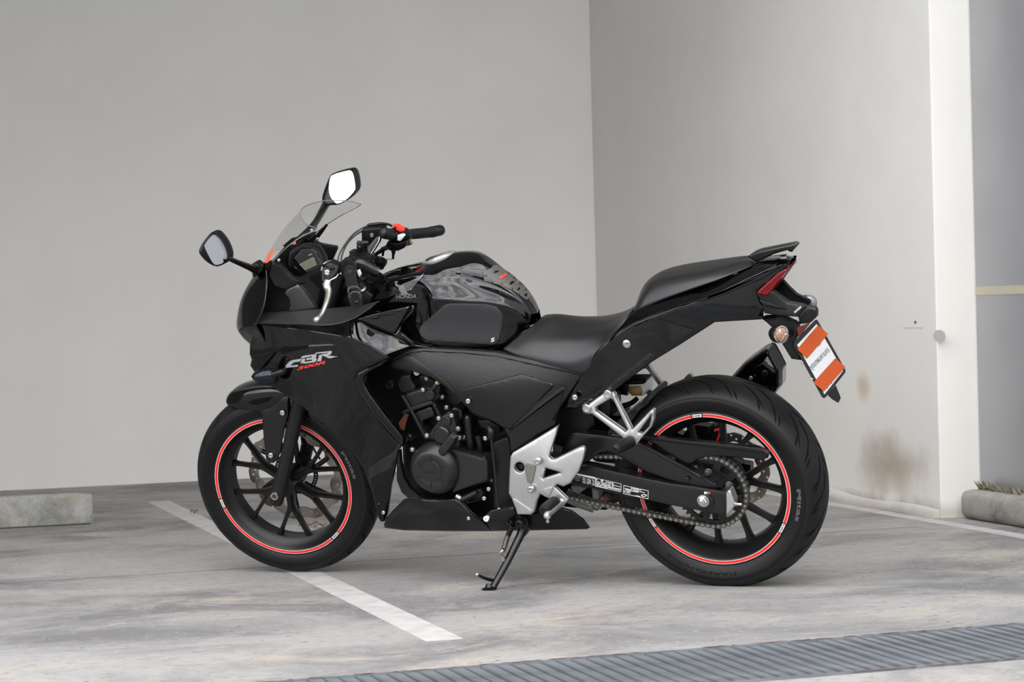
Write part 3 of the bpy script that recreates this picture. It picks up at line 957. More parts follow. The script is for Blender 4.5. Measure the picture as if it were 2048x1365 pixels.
# ---- rear wheel
RIMR, groove, _ = wheel('rear_wheel', RCN, RR, .080, .066, BK, .4422, [96, -30.5, 208], 'rear wheel with black spoked rim and red stripe')
cv = []
for k in range(26):
    a = k * 360 / 26
    for s in (1, -1):
        b = a + (0 if s > 0 else 7)
        if k % 2: cv.append([(b + 2 - 15 * t - 3 * t * t, s * (.14 + .70 * t ** 1.2)) for t in np.linspace(0, 1, 10)])
        else: cv.append([(b - 3 - 8 * t, s * (.42 + .50 * t)) for t in np.linspace(0, 1, 7)])
        cv.append([(b + 4 - 4 * t, s * (.66 + .26 * t)) for t in np.linspace(0, 1, 5)])
        if k % 2 == 0: cv.append([(b + 9 - 13 * t, s * (.06 + .34 * t ** 1.4)) for t in np.linspace(0, 1, 8)])
groove(cv, .0027)
spokes(RIMR, RCN, BK, 7.5, .085, .06)
lathe('hub', RCN, [(-.07, .03), (-.06, .055), (-.03, .05), (.0, .045), (.03, .062), (.062, .07), (.068, .066), (.07, .03)], 'wheelblack', parent=RIMR)
arc_text('tyre_lettering', 'Mitas', RCN, .2545, .0795, -9, .014, 22, 'logodark', BK, RIMR)
arc_text('tyre_lettering', 'TOURING FORCE', RCN, .2535, .0795, -104, .0125, 50, 'rubber', BK, RIMR, flip=False, bold=False)
hs = [(rr, math.radians(a), .0033) for a0 in range(0, 360, 36) for rr, a in ((.103, a0), (.111, a0 + 9), (.103, a0 + 18), (.113, a0 - 9))]
holed_disc('brake_disc', RCN, .09, .121, -.085, .005, 'disc', BK, RIMR, 10, .006, hs)

# ---- front wheel (turned with the steering)
RIMF, groove, _ = wheel('front_wheel', FC, RF, .060, .052, ST, .4422, [193, -49, 70], 'front wheel with black spoked rim and red stripe')
cv = []
for k in range(22):
    a = k * 360 / 22
    for s in (1, -1):
        b = a + (0 if s > 0 else 8)
        cv.append([(b + 14 * t + 4 * t * t, s * (.12 + .80 * t ** 1.2)) for t in np.linspace(0, 1, 10)])
        cv.append([(b + 10 + 5 * t, s * (.55 + .38 * t)) for t in np.linspace(0, 1, 6)])
groove(cv, .0018)
spokes(RIMF, FC, ST, 25, .098, .045, wa=.0125, ws=.0058)
lathe('hub', FC, [(-.06, .02), (-.055, .036), (-.02, .033), (.02, .033), (.05, .036), (.06, .02)], 'wheelblack', fr=ST, parent=RIMF)
arc_text('tyre_lettering', 'Mitas', FC, .249, .0595, 16, .014, 22, 'logodark', ST, RIMF)
hs = [(rr, math.radians(a), .0036) for a0 in range(0, 360, 36) for rr, a in ((.137, a0 - 6), (.137, a0 + 6), (.147, a0), (.150, a0 + 12), (.140, a0 + 18))]
holed_disc('brake_disc', FC, .122, .160, -.058, .005, 'disc', ST, RIMF, 10, .009, hs)
for k in range(6):
    a = 8 + 60 * k
    tube3('disc_carrier', [ringpts(FC, .04, -.052, a), ringpts(FC, .09, -.056, a + 10), ringpts(FC, .128, -.058, a + 14)], .008, 'wheelblack', ST, RIMF, 8)
holed_disc('sensor_ring', FC, .058, .072, -.062, .003, 'darkmetal', ST, RIMF, 1, .0, [(.065, math.radians(a), .0026) for a in range(0, 360, 8)])

# ---- front fork, fender, brake (turn with the steering)
def fc(r, a, lat): return ringpts(FC, r, lat, a)
for s in (1, -1):
    Q = Z('C', (764, 90), (738, 200), (606, 770), (590, 825), (584, 842))
    X = [ST.p(*q, .098) for q in Q]
    X = [np.array([p[0], -s * .098, p[2]]) for p in X]
    fk = tube3('fork_leg', X, [.0195, .0215, .0205, .022, .019], 'darkmetal', ST, straight=True, seg=24)
    top = ST.p(684, 541, .098); top[1] = -s * .098
    tube3('stanchion', [X[0], top], .0185, 'plastic', ST, fk, straight=True, seg=20)
    lathe('fork_cap', top, [(-.004, .0205), (.004, .0205), (.006, .019), (.0062, .014), (.004, .012), (.0038, .006), (.007, .005), (.0072, .001)], 'chrome', STAX, ST, fk, 32)
    ac = ST.p(*Z('C', (579, 794))[0], .119); ac[1] = -s * .119
    lathe('axle_bolt', ac, [(-.02, .0125), (.003, .0125), (.005, .0115), (.005, .0075), (.001, .0065), (.0, .001)] if s > 0 else [(-.004, .0125), (.02, .0125)], 'steel', (0, -1, 0), ST, fk, 20)
    if s > 0: lathe('socket_shade', ac, [(-.001, .0065), (.0025, .0066), (.0026, .001)], 'blackink', (0, -1, 0), ST, fk, 6)  # black disc paints the shade inside the hex recess
patch('front_fender', [
    [fc(.326, 116, 0), fc(.325, 116.5, .018), ST.p(452, 804, .034), ST.p(455, 810, .040), ST.p(459, 813, .040)],
    [fc(.334, 112, 0), fc(.332, 112, .03), ST.p(468, 792, .052), ST.p(468, 809, .060), ST.p(472, 817, .058)],
    [fc(.336, 107, 0), fc(.333, 107, .035), ST.p(492, 784, .062), ST.p(494, 806, .070), ST.p(498, 820, .068)],
    [fc(.335, 99, 0), fc(.331, 99, .037), ST.p(522, 780, .066), ST.p(524, 806, .074), ST.p(526, 824, .072)],
    [fc(.333, 90, 0), fc(.329, 90, .037), ST.p(558, 780, .068), ST.p(558, 807, .075), ST.p(558, 826, .073)],
    [fc(.333, 72, 0), fc(.329, 72, .037), fc(.318, 72, .066), fc(.29, 72, .074), fc(.275, 72, .072)],
    [fc(.333, 50, 0), fc(.329, 50, .037), fc(.318, 50, .066), fc(.29, 50, .074), fc(.275, 50, .072)]],
    'gloss', .003, 5, ST, join=True, raw=True)
FND = [*Z('C', (480, 215, .076), (660, 120, .084), (505, 420, .082), (660, 330, .09), (555, 565, .088))]
lf = panel('fender_stay', Z('C', (478, 212), (492, 255), (503, 400), (520, 545), (540, 568), (572, 568), (596, 545), (615, 500), (643, 330), (672, 240), (668, 118), (640, 108), (600, 150), (545, 190)), FND, 'matte', .004, .004, fr=ST, mirror=True)
for q in Z('C', (632, 226), (552, 517)):
    bolt(q, .094, .0088, 'steel', ST, lf[0])
panel('fender_slot', Z('C', (396, 156), (440, 136), (510, 125), (566, 116), (540, 145), (480, 166), (430, 171)), .0755, 'groove', .001, .001, fr=ST)
cl = panel('brake_caliper', Z('C', (752, 372), (800, 345), (880, 360), (960, 420), (1000, 470), (985, 560), (930, 520), (900, 470), (830, 430), (760, 445)), -.075, 'plastic', .045, .008, fr=ST)
for q in Z('C', (822, 380), (850, 412), (918, 470), (972, 552)):
    bolt(q, -.073, .0075, 'silverdark', ST, cl)
tube('sensor_cable', [(*Z('C', (836, 455))[0], -.07, .003), (*Z('C', (860, 500))[0], -.068, .003), (*Z('C', (890, 545))[0], -.066, .003)], 'plastic', ST)

# ---- frame and dark inner structure
panel('main_frame', Z('O', (640, 640), (700, 560), (760, 600), (840, 690), (1000, 700), (1180, 745), (1190, 850), (1140, 900), (1080, 880), (1040, 1000), (960, 1010), (960, 820), (860, 760), (720, 745)), .075, 'plastic', .15, .006, back=-.075)
panel('seat_rail', Z('O', (1150, 740), (1280, 640), (1480, 560), (1540, 560), (1500, 620), (1420, 640), (1240, 740), (1180, 810)), .075, 'plastic', .1, .006, back=-.075)
panel('shock_absorber', Z('F', (690, 300), (800, 330), (800, 480), (640, 560), (560, 600), (480, 570), (560, 470)), .04, 'plastic', .08, .006)

# ---- nose cowl, side fairings
def nose(rows):
    R = []
    for sil, mid, rt in rows:
        s = BK.p(*sil); c = s.copy(); c[0] -= .026; c[1] = 0; c[2] += .004; q = s.copy(); q[0] -= .016; q[1] *= .55; q[2] += .002
        R.append([c, q, s, BK.p(*mid), BK.p(*rt)])
    return R
patch('nose_cowl', nose([
    ((519, 541, .075), (523, 540, .10), (531, 538, .125)),
    ((505, 558, .085), (518, 560, .125), (534, 566, .15)),
    ((486.5, 592, .09), (508, 598, .14), (530, 607, .17)),
    ((477, 623, .092), (497, 630, .148), (519, 636, .178)),
    ((473.5, 655, .090), (490, 655, .142), (512, 650, .180)),
    ((484, 674, .085), (497, 672, .128), (522, 668, .172)),
    ((499, 688, .075), (510, 686, .115), (530, 684, .160))]), 'gloss', .003, 5, raw=True, join=True)
FA = ['c', (500, 690, .105), (505, 740, .11), (545, 770, .165), (560, 690, .165), (610, 735, .203), (700, 720, .222), (780, 745, .214), (507, 648, .182), (609, 660, .205), (704, 676, .222), (771, 710, .216),
      (620, 822, .196), (700, 895, .196), (760, 1040, .15), (790, 935, .172), (802, 880, .192), (740, 800, .216), (650, 790, .212)]
sf = panel('side_fairing', Z('B', (186, 352), (400, 376), (600, 402), (800, 432), (980, 465), (1100, 510), (1250, 600), (1272, 626), (1085, 716), (1020, 752), (1008, 800), (1060, 945), (1180, 1118), (1335, 1288), (1388, 1332)) +
           Z('D', (264, 752), (237, 900), (215, 1000), (190, 1190), (166, 1240)) + Z('C', (1302, 970), (1285, 940), (1240, 760), (1180, 600), (1100, 480), (1000, 370), (880, 270), (800, 212)) +
           Z('B', (600, 1030), (460, 940), (330, 855), (250, 780), (196, 740), (162, 690), (172, 640), (160, 600), (160, 490), (185, 440)), FA, 'gloss', .004, .0038, 7, mirror=True)
UF = [(507, 648, .182), (609, 660, .205), (704, 676, .222), (734, 687, .221), (771, 709.5, .216), (821, 692, .165), (784, 669, .150), (741, 650, .158), (711, 641, .172), (659, 651, .182), (644, 651.7, .184), (560, 650, .180)]
panel('upper_fairing', Z('B', (186, 350), (400, 352), (640, 362), (760, 368), (880, 352), (1010, 322), (1130, 360), (1300, 440), (1452, 530), (1400, 548), (1252, 602), (1100, 512), (980, 467), (800, 434), (600, 404), (400, 378)), UF, 'gloss', .004, .0015, 8, mirror=True)
CSP = [(507, 648, .180), (526, 626, .115), (634, 619, .120), (724, 611, .125), (758, 602, .135), (720, 634, .165), (660, 651, .184), (644, 652, .186), (560, 650, .183)]
panel('cockpit_side_panel', Z('B', (190, 348), (265, 265), (500, 252), (700, 237), (1060, 207), (1202, 168), (1120, 235), (1010, 308), (900, 348), (800, 366), (740, 369), (450, 357)), CSP, 'mattelit', .004, .003, 8, mirror=True, off=.002)
# scoops folded into the front edge of the fairing
panel('air_scoop', Z('B', (158, 492), (300, 486), (482, 484), (430, 535), (372, 578), (260, 605), (178, 634), (158, 602)), [(500, 684, .118), (580, 681, .182), (552, 705, .176), (503, 716, .122)], 'satin', .01, .003, 7, mirror=True)
panel('air_scoop', Z('B', (174, 640), (350, 592), (300, 650), (252, 706), (204, 742), (164, 690)), [(503, 719, .118), (547, 707, .178), (522, 735, .152), (501, 731, .116)], 'satin', .01, .003, 7, mirror=True)
panel('fairing_fold', Z('B', (482, 486), (660, 495), (892, 520), (800, 540), (660, 548), (560, 570), (430, 600), (372, 580)), [(580, 681, .186), (682, 689, .2225), (624, 697, .214), (552, 708, .182)], 'gloss', .008, .003, 7, mirror=True)
# glossy lip around the engine opening
LIP = [(776, 717, .214), (729, 740, .218), (712, 760, .219), (750, 830, .214), (806, 890, .194)]
panel('fairing_lip', Z('B', (1278, 622), (1250, 668), (1125, 735), (1082, 775), (1078, 830), (1130, 925), (1260, 1100), (1400, 1275), (1390, 1335), (1335, 1290), (1170, 1110), (1050, 935), (1000, 800), (1008, 752), (1080, 713), (1200, 662)), LIP, 'gloss', .012, .009, 6, mirror=True, off=.004)
# front indicator
ti = BK.p(527, 753, .20)
lathe('front_indicator', ti, [(-.045, .010), (-.040, .020), (-.02, .0245), (.0, .0235), (.018, .018), (.03, .010), (.036, .001)], 'smoke', (-.80, -.45, .12), seg=28, smooth=60)
lathe('front_indicator', ti * np.array([1, -1, 1]), [(-.045, .010), (-.040, .020), (-.02, .0245), (.0, .0235), (.018, .018), (.03, .010), (.036, .001)], 'smoke', (-.80, .45, .12), seg=28, smooth=60)
tube('indicator_stem', [(545, 750, .20, .010), (562, 745, .19, .011), (570, 742, .175, .012)], 'plastic', mirror=True)
# name on the fairing
def LOGO(nm, ps, m, fld, off, parent='root'):
    for p in ps:
        decal(nm, p, fld, m, off, step=12, parent=parent)
LOGO('name_lettering', [
    Z('B', (440, 708), (447, 688), (478, 655), (500, 645), (574, 634), (564, 656), (514, 662), (490, 682), (490, 690), (545, 683), (545, 697)),
    Z('B', (566, 672), (578, 635), (606, 632), (596, 668)),
    Z('B', (568, 632), (580, 612), (690, 596), (697, 612), (685, 626), (698, 635), (692, 655), (666, 664), (590, 674), (596, 660), (655, 651), (660, 640), (610, 645), (614, 630), (655, 624), (658, 614)),
    Z('B', (700, 657), (716, 604), (742, 600), (732, 652)),
    Z('B', (680, 595), (690, 585), (815, 571), (818, 582), (806, 600), (782, 608), (862, 616), (800, 632), (735, 606), (742, 596), (782, 592), (786, 586))], 'logo', FA, .0016, sf[0])
decal_text('name_lettering', '500R', Z('B', (536, 727))[0], (57, -13), (1.8, -6.6), FA, 'logored', off=.0016, shear=.2, parent=sf[0])

# ---- windscreen and cockpit
top = [(632, 459, .135), (613, 449, .115), (602, 436, .085), (600.5, 424, .05), (607, 415, .015), (622, 408, -.025), (645, 402.5, -.07), (672, 401, -.105), (697, 402.5, -.128), (716, 407, -.14), (720, 411, -.145)]
bot = [(545, 524, .135), (537, 525, .125), (531, 525, .10), (528.5, 522, .06), (531, 515, .02), (539, 508, -.03), (552, 501, -.07), (570, 496, -.10), (588, 491, -.12), (600, 488, -.13), (606, 487, -.135)]
R3_ = []
for t in (0, .25, .5, .75, 1):
    row = []
    for i, (a, b) in enumerate(zip(bot, top)):
        A_, B_ = BK.p(*a), BK.p(*b); q = A_ + (B_ - A_) * t; bul = math.sin(math.pi * t) * .012; q[2] += bul * .7; q[0] -= bul * .4
        if i in (9, 10): q = q + (t * (1 - t)) * np.array([0, 0, 0.02 if i == 9 else -.01])
        row.append(q)
    R3_.append(row)
ws = patch('windscreen', R3_, 'screen', .003, 4, raw=True, smooth=180)
E_ = [r[0] for r in R3_] + R3_[-1][1:] + [r[-1] for r in R3_[:-1][::-1]]
tube3('screen_rim', np.array(E_), .0016, 'screenedge', parent=ws, seg=8, n=4)
panel('cockpit_cowl', Z('A', (560, 812), (620, 768), (720, 655), (870, 636), (950, 690), (1000, 790), (1010, 900), (990, 1000), (960, 1130), (745, 1162), (540, 1168), (582, 950)), [*Z('A', (560, 812, .125), (540, 1168, .118), (745, 1160, .10), (960, 1130, .07), (1000, 790, -.06), (870, 636, -.08), (720, 655, .06))], 'shadeblack', .01, .004)
ICF = [(576, 520, .092), (648, 520, -.072), (612, 560, .015), (612, 490, .005)]
ic = panel('instrument_cluster', Z('J', (243, 470), (262, 310), (300, 270), (400, 212), (540, 210), (640, 248), (738, 445), (690, 560), (510, 662), (400, 655), (275, 545)), ICF, 'matte', .03, .01, 5, ch=1)
panel('instrument_bezel', Z('J', (290, 460), (310, 310), (430, 240), (560, 235), (630, 265), (712, 450), (680, 540), (500, 628), (415, 622), (300, 520)), ICF, 'satin', .006, .003, 5, parent=ic, off=.004)
panel('instrument_glass', Z('J', (330, 385), (430, 272), (580, 262), (620, 290), (702, 452), (660, 520), (505, 588), (470, 560)), ICF, 'lcdglass', .002, .0015, 5, parent=ic, off=.008)
decal('display', Z('J', (395, 470), (580, 372), (600, 380), (642, 480), (480, 556)), ICF, 'lcd', .0095, parent=ic)
decal('display_mark', Z('J', (525, 345), (572, 325), (574, 333), (527, 354)), ICF, 'label', .0095, parent=ic)
decal_text('display_mark', 'R', Z('J', (345, 530))[0], (6.5, 3.0), (-2.4, -5.2), ICF, 'logodark', off=.009, parent=ic)
decal('display_button', Z('J', (640, 325), (660, 318), (684, 372), (668, 385)), ICF, 'darkmetal', .008, parent=ic)
panel('cockpit_wing', Z('J', (610, 120), (650, 165), (700, 185), (912, 222), (922, 255), (850, 420), (800, 470), (735, 445), (640, 250), (575, 200)), [*Z('J', (610, 120, -.12), (915, 240, -.16), (740, 440, -.13))], 'plastic', .006, .003, 6)
panel('screen_bracket', Z('A', (1028, 488), (1042, 498), (1000, 560), (962, 612), (935, 680), (880, 650), (830, 645), (900, 600), (960, 560)), [*Z('A', (1030, 490, -.125), (840, 645, -.12), (960, 620, -.13))], 'plastic', .006, .003, 6)
panel('screen_bracket', Z('A', (700, 655), (770, 595), (860, 575), (960, 545), (935, 580), (850, 605), (785, 625), (735, 660)), [*Z('A', (700, 655, .03), (860, 575, -.06), (960, 545, -.12))], 'satin', .005, .002, 6)
for q, l in (((J_ := Z('J', (775, 365)))[0], -.145), (Z('J', (120, 415))[0], .13), (Z('J', (645, 128))[0], -.118), (Z('I', (380, 850))[0], .10)):
    bolt(q, l, .005, 'steel')
lp = panel('cockpit_leg', Z('A', (718, 1012), (735, 985), (818, 945), (872, 1000), (960, 1128), (745, 1158), (762, 1100), (750, 1050)), [*Z('A', (718, 1012, .135), (818, 945, .115), (960, 1128, .112), (745, 1158, .125))], 'mattelit', .01, .004, 6)
panel('cockpit_upper_trim', Z('A', (600, 880), (625, 775), (690, 800), (735, 850), (775, 895), (850, 925), (868, 940), (820, 950), (735, 990), (640, 960)), [*Z('A', (600, 880, .135), (640, 790, .13), (850, 920, .095), (980, 880, .03))], 'plastic', .01, .004, 6, off=.003)
panel('inner_cover', Z('A', (820, 940), (1000, 830), (1180, 800), (1350, 930), (1350, 1060), (1200, 1120), (960, 1135), (870, 1000)), .02, 'shadeblack', .09, .004, back=-.06)
# red stickers at the foot of the screen
mat('stickerred', (.78, .10, .05), .35)
panel('red_sticker', Z('A', (566, 786), (590, 725), (634, 672), (628, 710), (592, 780)), .118, 'stickerred', .0006, .0)
panel('red_sticker', Z('A', (708, 704), (722, 652), (792, 625), (798, 642), (752, 675)), -.055, 'stickerred', .0006, .0)

# ---- mirrors
MPL = [(398, 500), (459, 500), (430, 465), (430, 535)]; NML = (1.06, -.66, .08)
MLF = plane_field(BK, (430, 500, .38), NML, MPL)
ml = panel('mirror', Z('A', (182, 544), (212, 556), (262, 620), (292, 690), (300, 735), (290, 770), (240, 802), (190, 812), (120, 772), (72, 715), (66, 690), (85, 645), (125, 590), (160, 550)), MLF, 'plastic', .022, .012, 4, ch=1)
decal('mirror_glass', Z('A', (178, 566), (200, 575), (240, 615), (272, 680), (284, 735), (276, 765), (236, 790), (194, 800), (170, 780), (135, 715), (106, 655), (118, 630), (150, 590)), MLF, 'mirror', .0012, parent=ml, ch=1)
_l = float(Field(MLF)(Z('A', (288, 744)))[0])
tube('mirror_stalk', [(*Z('A', (280, 740))[0], _l - .022, .006), (*Z('A', (300, 750))[0], _l - .012, .0075), (*Z('A', (380, 785))[0], .25, .0085), (*Z('A', (470, 822))[0], .155, .011), (*Z('A', (500, 838))[0], .13, .013)], 'satin', parent=ml)
panel('mirror_foot', Z('A', (470, 790), (490, 776), (520, 800), (555, 785), (560, 815), (545, 850), (500, 885), (478, 895), (470, 850)), .135, 'plastic', .03, .006, 5, parent=ml)
NMR = (.0, -.90, .42)
MRF = plane_field(BK, (680, 375, -.38), NMR, [(645, 380), (714, 380), (680, 340), (680, 420)])
mr = panel('mirror', Z('I', (505, 450), (540, 340), (600, 190), (640, 160), (830, 108), (880, 112), (915, 170), (935, 300), (932, 365), (880, 430), (790, 500), (700, 545), (620, 545), (570, 560), (510, 500)), MRF, 'plastic', .022, .012, 4, ch=1)
decal('mirror_glass', Z('I', (600, 225), (630, 178), (820, 127), (862, 130), (888, 190), (908, 320), (902, 370), (800, 480), (700, 528), (668, 520), (610, 450), (586, 370)), MRF, 'mirror', .0012, parent=mr, ch=1)
tube('mirror_stalk', [(*Z('I', (555, 530))[0], -.36, .0125), (*Z('I', (500, 630))[0], -.30, .0115), (*Z('I', (430, 750))[0], -.22, .0105), (*Z('I', (330, 880))[0], -.15, .013), (*Z('I', (250, 960))[0], -.12, .014)], 'satin', parent=mr)
panel('mirror_foot', Z('I', (190, 980), (230, 955), (290, 925), (300, 880), (360, 860), (400, 830), (350, 920), (280, 1010), (215, 1030), (190, 1010)), -.115, 'satin', .03, .004, 5, parent=mr)

# ---- handlebar group (turns with the steering)
tc_ = panel('top_clamp', Z('J', (1090, 330), (1180, 270), (1300, 300), (1380, 360), (1400, 430), (1200, 470), (1110, 430), (1030, 440), (1060, 380)), [*Z('J', (1090, 330, .02), (1300, 300, -.05), (1200, 460, .06))], 'plastic', .03, .006, 5, fr=ST)
axn = STAX
nk = ST.p(*Z('J', (1090, 420))[0], .0)
lathe('stem_nut', nk, [(-.03, .018), (.0, .018), (.004, .016), (.005, .001)], 'darkmetal', axn, ST, tc_, 24)
boxm('key_head', ST.p(*Z('J', (1270, 330))[0], -.06), (.012, .004, .016), 'plastic', fr=ST, parent=tc_, bev=.001)
tube('bar_riser', [(*Z('J', (1140, 430))[0], .05, .013), (*Z('J', (1220, 455))[0], .06, .0175), (*Z('J', (1330, 510))[0], .055, .0175), (*Z('J', (1430, 560))[0], .05, .0165), (*Z('J', (1480, 578))[0], .048, .0155)], 'satin', ST, tc_, 16)
bolt(Z('J', (1255, 670))[0], .07, .006, 'silverdark', ST, tc_)
lathe('stem_dial', ST.p(*Z('J', (1490, 415))[0], -.11), [(-.022, .020), (-.002, .0255), (.003, .0245), (.004, .018), (.001, .016), (.001, .001)], 'plastic', axn, ST, tc_, 28)
tube('wire_clip', [(*Z('J', (1385, 350))[0], -.05, .002), (*Z('J', (1410, 345))[0], -.055, .002), (*Z('J', (1412, 445))[0], -.055, .002)], 'silverdark', ST, tc_, 6)
tube('thin_wire', [(*Z('J', (1580, 402))[0], -.10, .0013), (*Z('J', (1660, 402))[0], -.12, .0013), (*Z('J', (1700, 395))[0], -.13, .0013)], 'silverdark', ST, tc_, 6)
# left bar
lb = tube('grip', [(*Z('J', (1078, 560))[0], .17, .0185), (*Z('J', (1092, 620))[0], .19, .0182), (*Z('J', (1100, 655))[0], .20, .0165), (*Z('J', (1130, 780))[0], .245, .0172), (*Z('J', (1152, 850))[0], .28, .0165)], 'rubber', ST, seg=20)
tube('bar_end', [(*Z('J', (1154, 862))[0], .282, .0185), (*Z('J', (1160, 900))[0], .292, .0188), (*Z('J', (1164, 915))[0], .300, .0170), (*Z('J', (1170, 940))[0], .305, .0190), (*Z('J', (1178, 985))[0], .325, .0190), (*Z('J', (1180, 1000))[0], .335, .0165)], 'satin', ST, lb, 20, straight=True)
bolt(Z('J', (1180, 996))[0], .338, .007, 'darkmetal', ST, lb, ax=(.15, -.93, -.3))
for y, l in ((842, .279), (918, .3005)):
    q = Z('J', (1150 if y < 900 else 1166, y))[0]; lathe('grip_ring', ST.p(*q, l), [(-.001, .0194), (.001, .0194)], 'silverdark', (.15, -.93, -.3), ST, lb, 24)
sw = tube('switch_housing', [(*Z('J', (1058, 470))[0], .12, .020), (*Z('J', (1066, 510))[0], .14, .0235), (*Z('J', (1078, 560))[0], .165, .0235), (*Z('J', (1086, 600))[0], .178, .0205)], 'plastic', ST, seg=20)
panel('turn_switch', Z('J', (1188, 560), (1215, 545), (1240, 610), (1222, 645), (1192, 610)), .16, 'label', .008, .002, 4, fr=ST, parent=sw)
panel('horn_switch', Z('J', (1060, 500), (1090, 490), (1115, 520), (1080, 530)), .185, 'darkmetal', .008, .002, 4, fr=ST, parent=sw)
panel('switch_lower', Z('J', (1190, 640), (1240, 650), (1290, 680), (1230, 720), (1260, 780), (1290, 800), (1280, 860), (1230, 880), (1210, 800)), .15, 'plastic', .02, .004, 5, fr=ST, parent=sw)
tube('wire_loop', [(*Z('J', (1210, 830))[0], .15, .004), (*Z('J', (1260, 830))[0], .15, .005), (*Z('J', (1290, 800))[0], .14, .005), (*Z('J', (1270, 780))[0], .13, .004)], 'silverdark', ST, sw, 8)
cp = panel('clutch_perch', Z('J', (700, 540), (740, 470), (830, 430), (900, 470), (960, 480), (960, 560), (920, 620), (860, 690), (740, 740), (700, 700)), [*Z('J', (700, 600, .19), (960, 520, .15), (740, 740, .2))], 'plastic', .025, .006, 5, fr=ST)
bolt(Z('J', (780, 580))[0], .205, .0085, 'chrome', ST, cp); bolt(Z('J', (850, 530))[0], .19, .007, 'darkmetal', ST, cp)
panel('perch_edge', Z('J', (715, 735), (900, 640), (925, 600), (930, 615), (905, 655), (725, 750)), .198, 'label', .004, .001, 4, fr=ST, parent=cp)
tube('clutch_cable', [(*Z('J', (705, 560))[0], .18, .003), (*Z('J', (725, 480))[0], .17, .003), (*Z('J', (790, 435))[0], .15, .003), (*Z('J', (880, 430))[0], .12, .004), (*Z('J', (950, 460))[0], .11, .004)], 'silverdark', ST, cp, 8)
tube('clutch_cable', [(*Z('J', (720, 490))[0], .18, .004), (*Z('J', (760, 480))[0], .17, .004), (*Z('J', (800, 510))[0], .17, .004)], 'plastic', ST, cp, 8)
tube('clutch_lever', [(*Z('J', (790, 700))[0], .20, .0115), (*Z('J', (775, 760))[0], .21, .0120), (*Z('J', (800, 830))[0], .225, .0098), (*Z('J', (790, 920))[0], .25, .0085), (*Z('J', (760, 1020))[0], .28, .0075), (*Z('J', (715, 1130))[0], .31, .0066), (*Z('J', (672, 1190))[0], .33, .0068), (*Z('J', (640, 1218))[0], .34, .0098), (*Z('J', (612, 1238))[0], .345, .0085), (*Z('J', (603, 1244))[0], .347, .004)], 'lever', ST, seg=14, flat=.8)
# right bar
rg = tube('grip', [(*Z('I', (1530, 900))[0], -.20, .0155), (*Z('I', (1640, 890))[0], -.235, .0160), (*Z('I', (1760, 878))[0], -.275, .0160), (*Z('I', (1815, 872))[0], -.29, .0165), (*Z('I', (1835, 868))[0], -.297, .0180)], 'rubber', ST, seg=20)
tube('bar_end', [(*Z('I', (1838, 868))[0], -.298, .0155), (*Z('I', (1850, 865))[0], -.302, .0172), (*Z('I', (1930, 848))[0], -.328, .0172), (*Z('I', (1944, 845))[0], -.333, .0155)], 'satin', ST, rg, 20, straight=True)
rs_ = tube('switch_housing', [(*Z('I', (1345, 900))[0], -.13, .018), (*Z('I', (1375, 905))[0], -.14, .0235), (*Z('I', (1440, 910))[0], -.165, .0260), (*Z('I', (1500, 905))[0], -.185, .0240), (*Z('I', (1535, 900))[0], -.198, .018)], 'plastic', ST, seg=20)
panel('kill_switch', Z('I', (1350, 792), (1370, 780), (1425, 782), (1450, 805), (1490, 830), (1492, 860), (1462, 868), (1425, 862), (1398, 845), (1400, 815), (1365, 805)), -.125, 'logored', .012, .003, 3, fr=ST, parent=rs_)
panel('start_switch', Z('I', (1398, 925), (1415, 905), (1480, 893), (1502, 915), (1480, 950), (1450, 980), (1405, 972)), -.125, 'label', .01, .003, 3, fr=ST, parent=rs_)
panel('lower_housing', Z('I', (1380, 1000), (1540, 970), (1520, 1030), (1500, 1060), (1430, 1095), (1330, 1095), (1260, 1060), (1300, 980)), -.14, 'plastic', .03, .005, 4, fr=ST, parent=rs_)
lathe('cable_end', ST.p(*Z('I', (1550, 1005))[0], -.18), [(-.01, .004), (-.005, .007), (.008, .007), (.012, .003)], 'brass', (.9, .2, .2), ST, rs_, 12)
tube('bar_clamp', [(*Z('I', (1215, 878))[0], -.085, .006), (*Z('I', (1230, 880))[0], -.09, .0155), (*Z('I', (1290, 890))[0], -.11, .0175), (*Z('I', (1350, 900))[0], -.13, .0165)], 'darkmetal', ST, rs_, 16)
rr_ = panel('bar_riser', Z('I', (1040, 1085), (1060, 1040), (1150, 930), (1190, 905), (1210, 925), (1190, 1000), (1110, 1130), (1080, 1160), (1050, 1150)), [*Z('I', (1040, 1085, -.05), (1200, 910, -.09), (1100, 1150, -.05))], 'matte', .02, .006, 4, fr=ST)
decal('riser_edge', Z('I', (1195, 915), (1208, 925), (1190, 985), (1100, 1130), (1075, 1160), (1095, 1125), (1180, 985)), [*Z('I', (1040, 1085, -.05), (1200, 910, -.09), (1100, 1150, -.05))], 'silverdark', .001, fr=ST, parent=rr_)
rv = panel('brake_reservoir', Z('I', (985, 848), (1000, 835), (1200, 815), (1240, 830), (1250, 900), (1210, 960), (1180, 930), (1060, 1045), (1000, 1030), (985, 980)), -.10, 'plastic', .035, .005, 4, fr=ST)
lathe('sight_glass', ST.p(*Z('I', (1107, 908))[0], -.098), [(-.003, .006), (.0015, .006), (.002, .005), (.0005, .0046), (.0, .001)], 'silverdark', (0, -1, 0), ST, rv, 20)
lathe('reservoir_bolt', ST.p(*Z('I', (985, 1005))[0], -.08), [(-.02, .006), (-.01, .0085), (.0, .0085), (.004, .006), (.006, .0085), (.012, .0085), (.015, .005)], 'darkmetal', (-.9, -.3, .1), ST, rv, 16)
panel('lower_arm', Z('I', (1120, 1140), (1230, 1060), (1330, 1070), (1240, 1110), (1150, 1165)), -.11, 'plastic', .02, .004, 4, fr=ST)
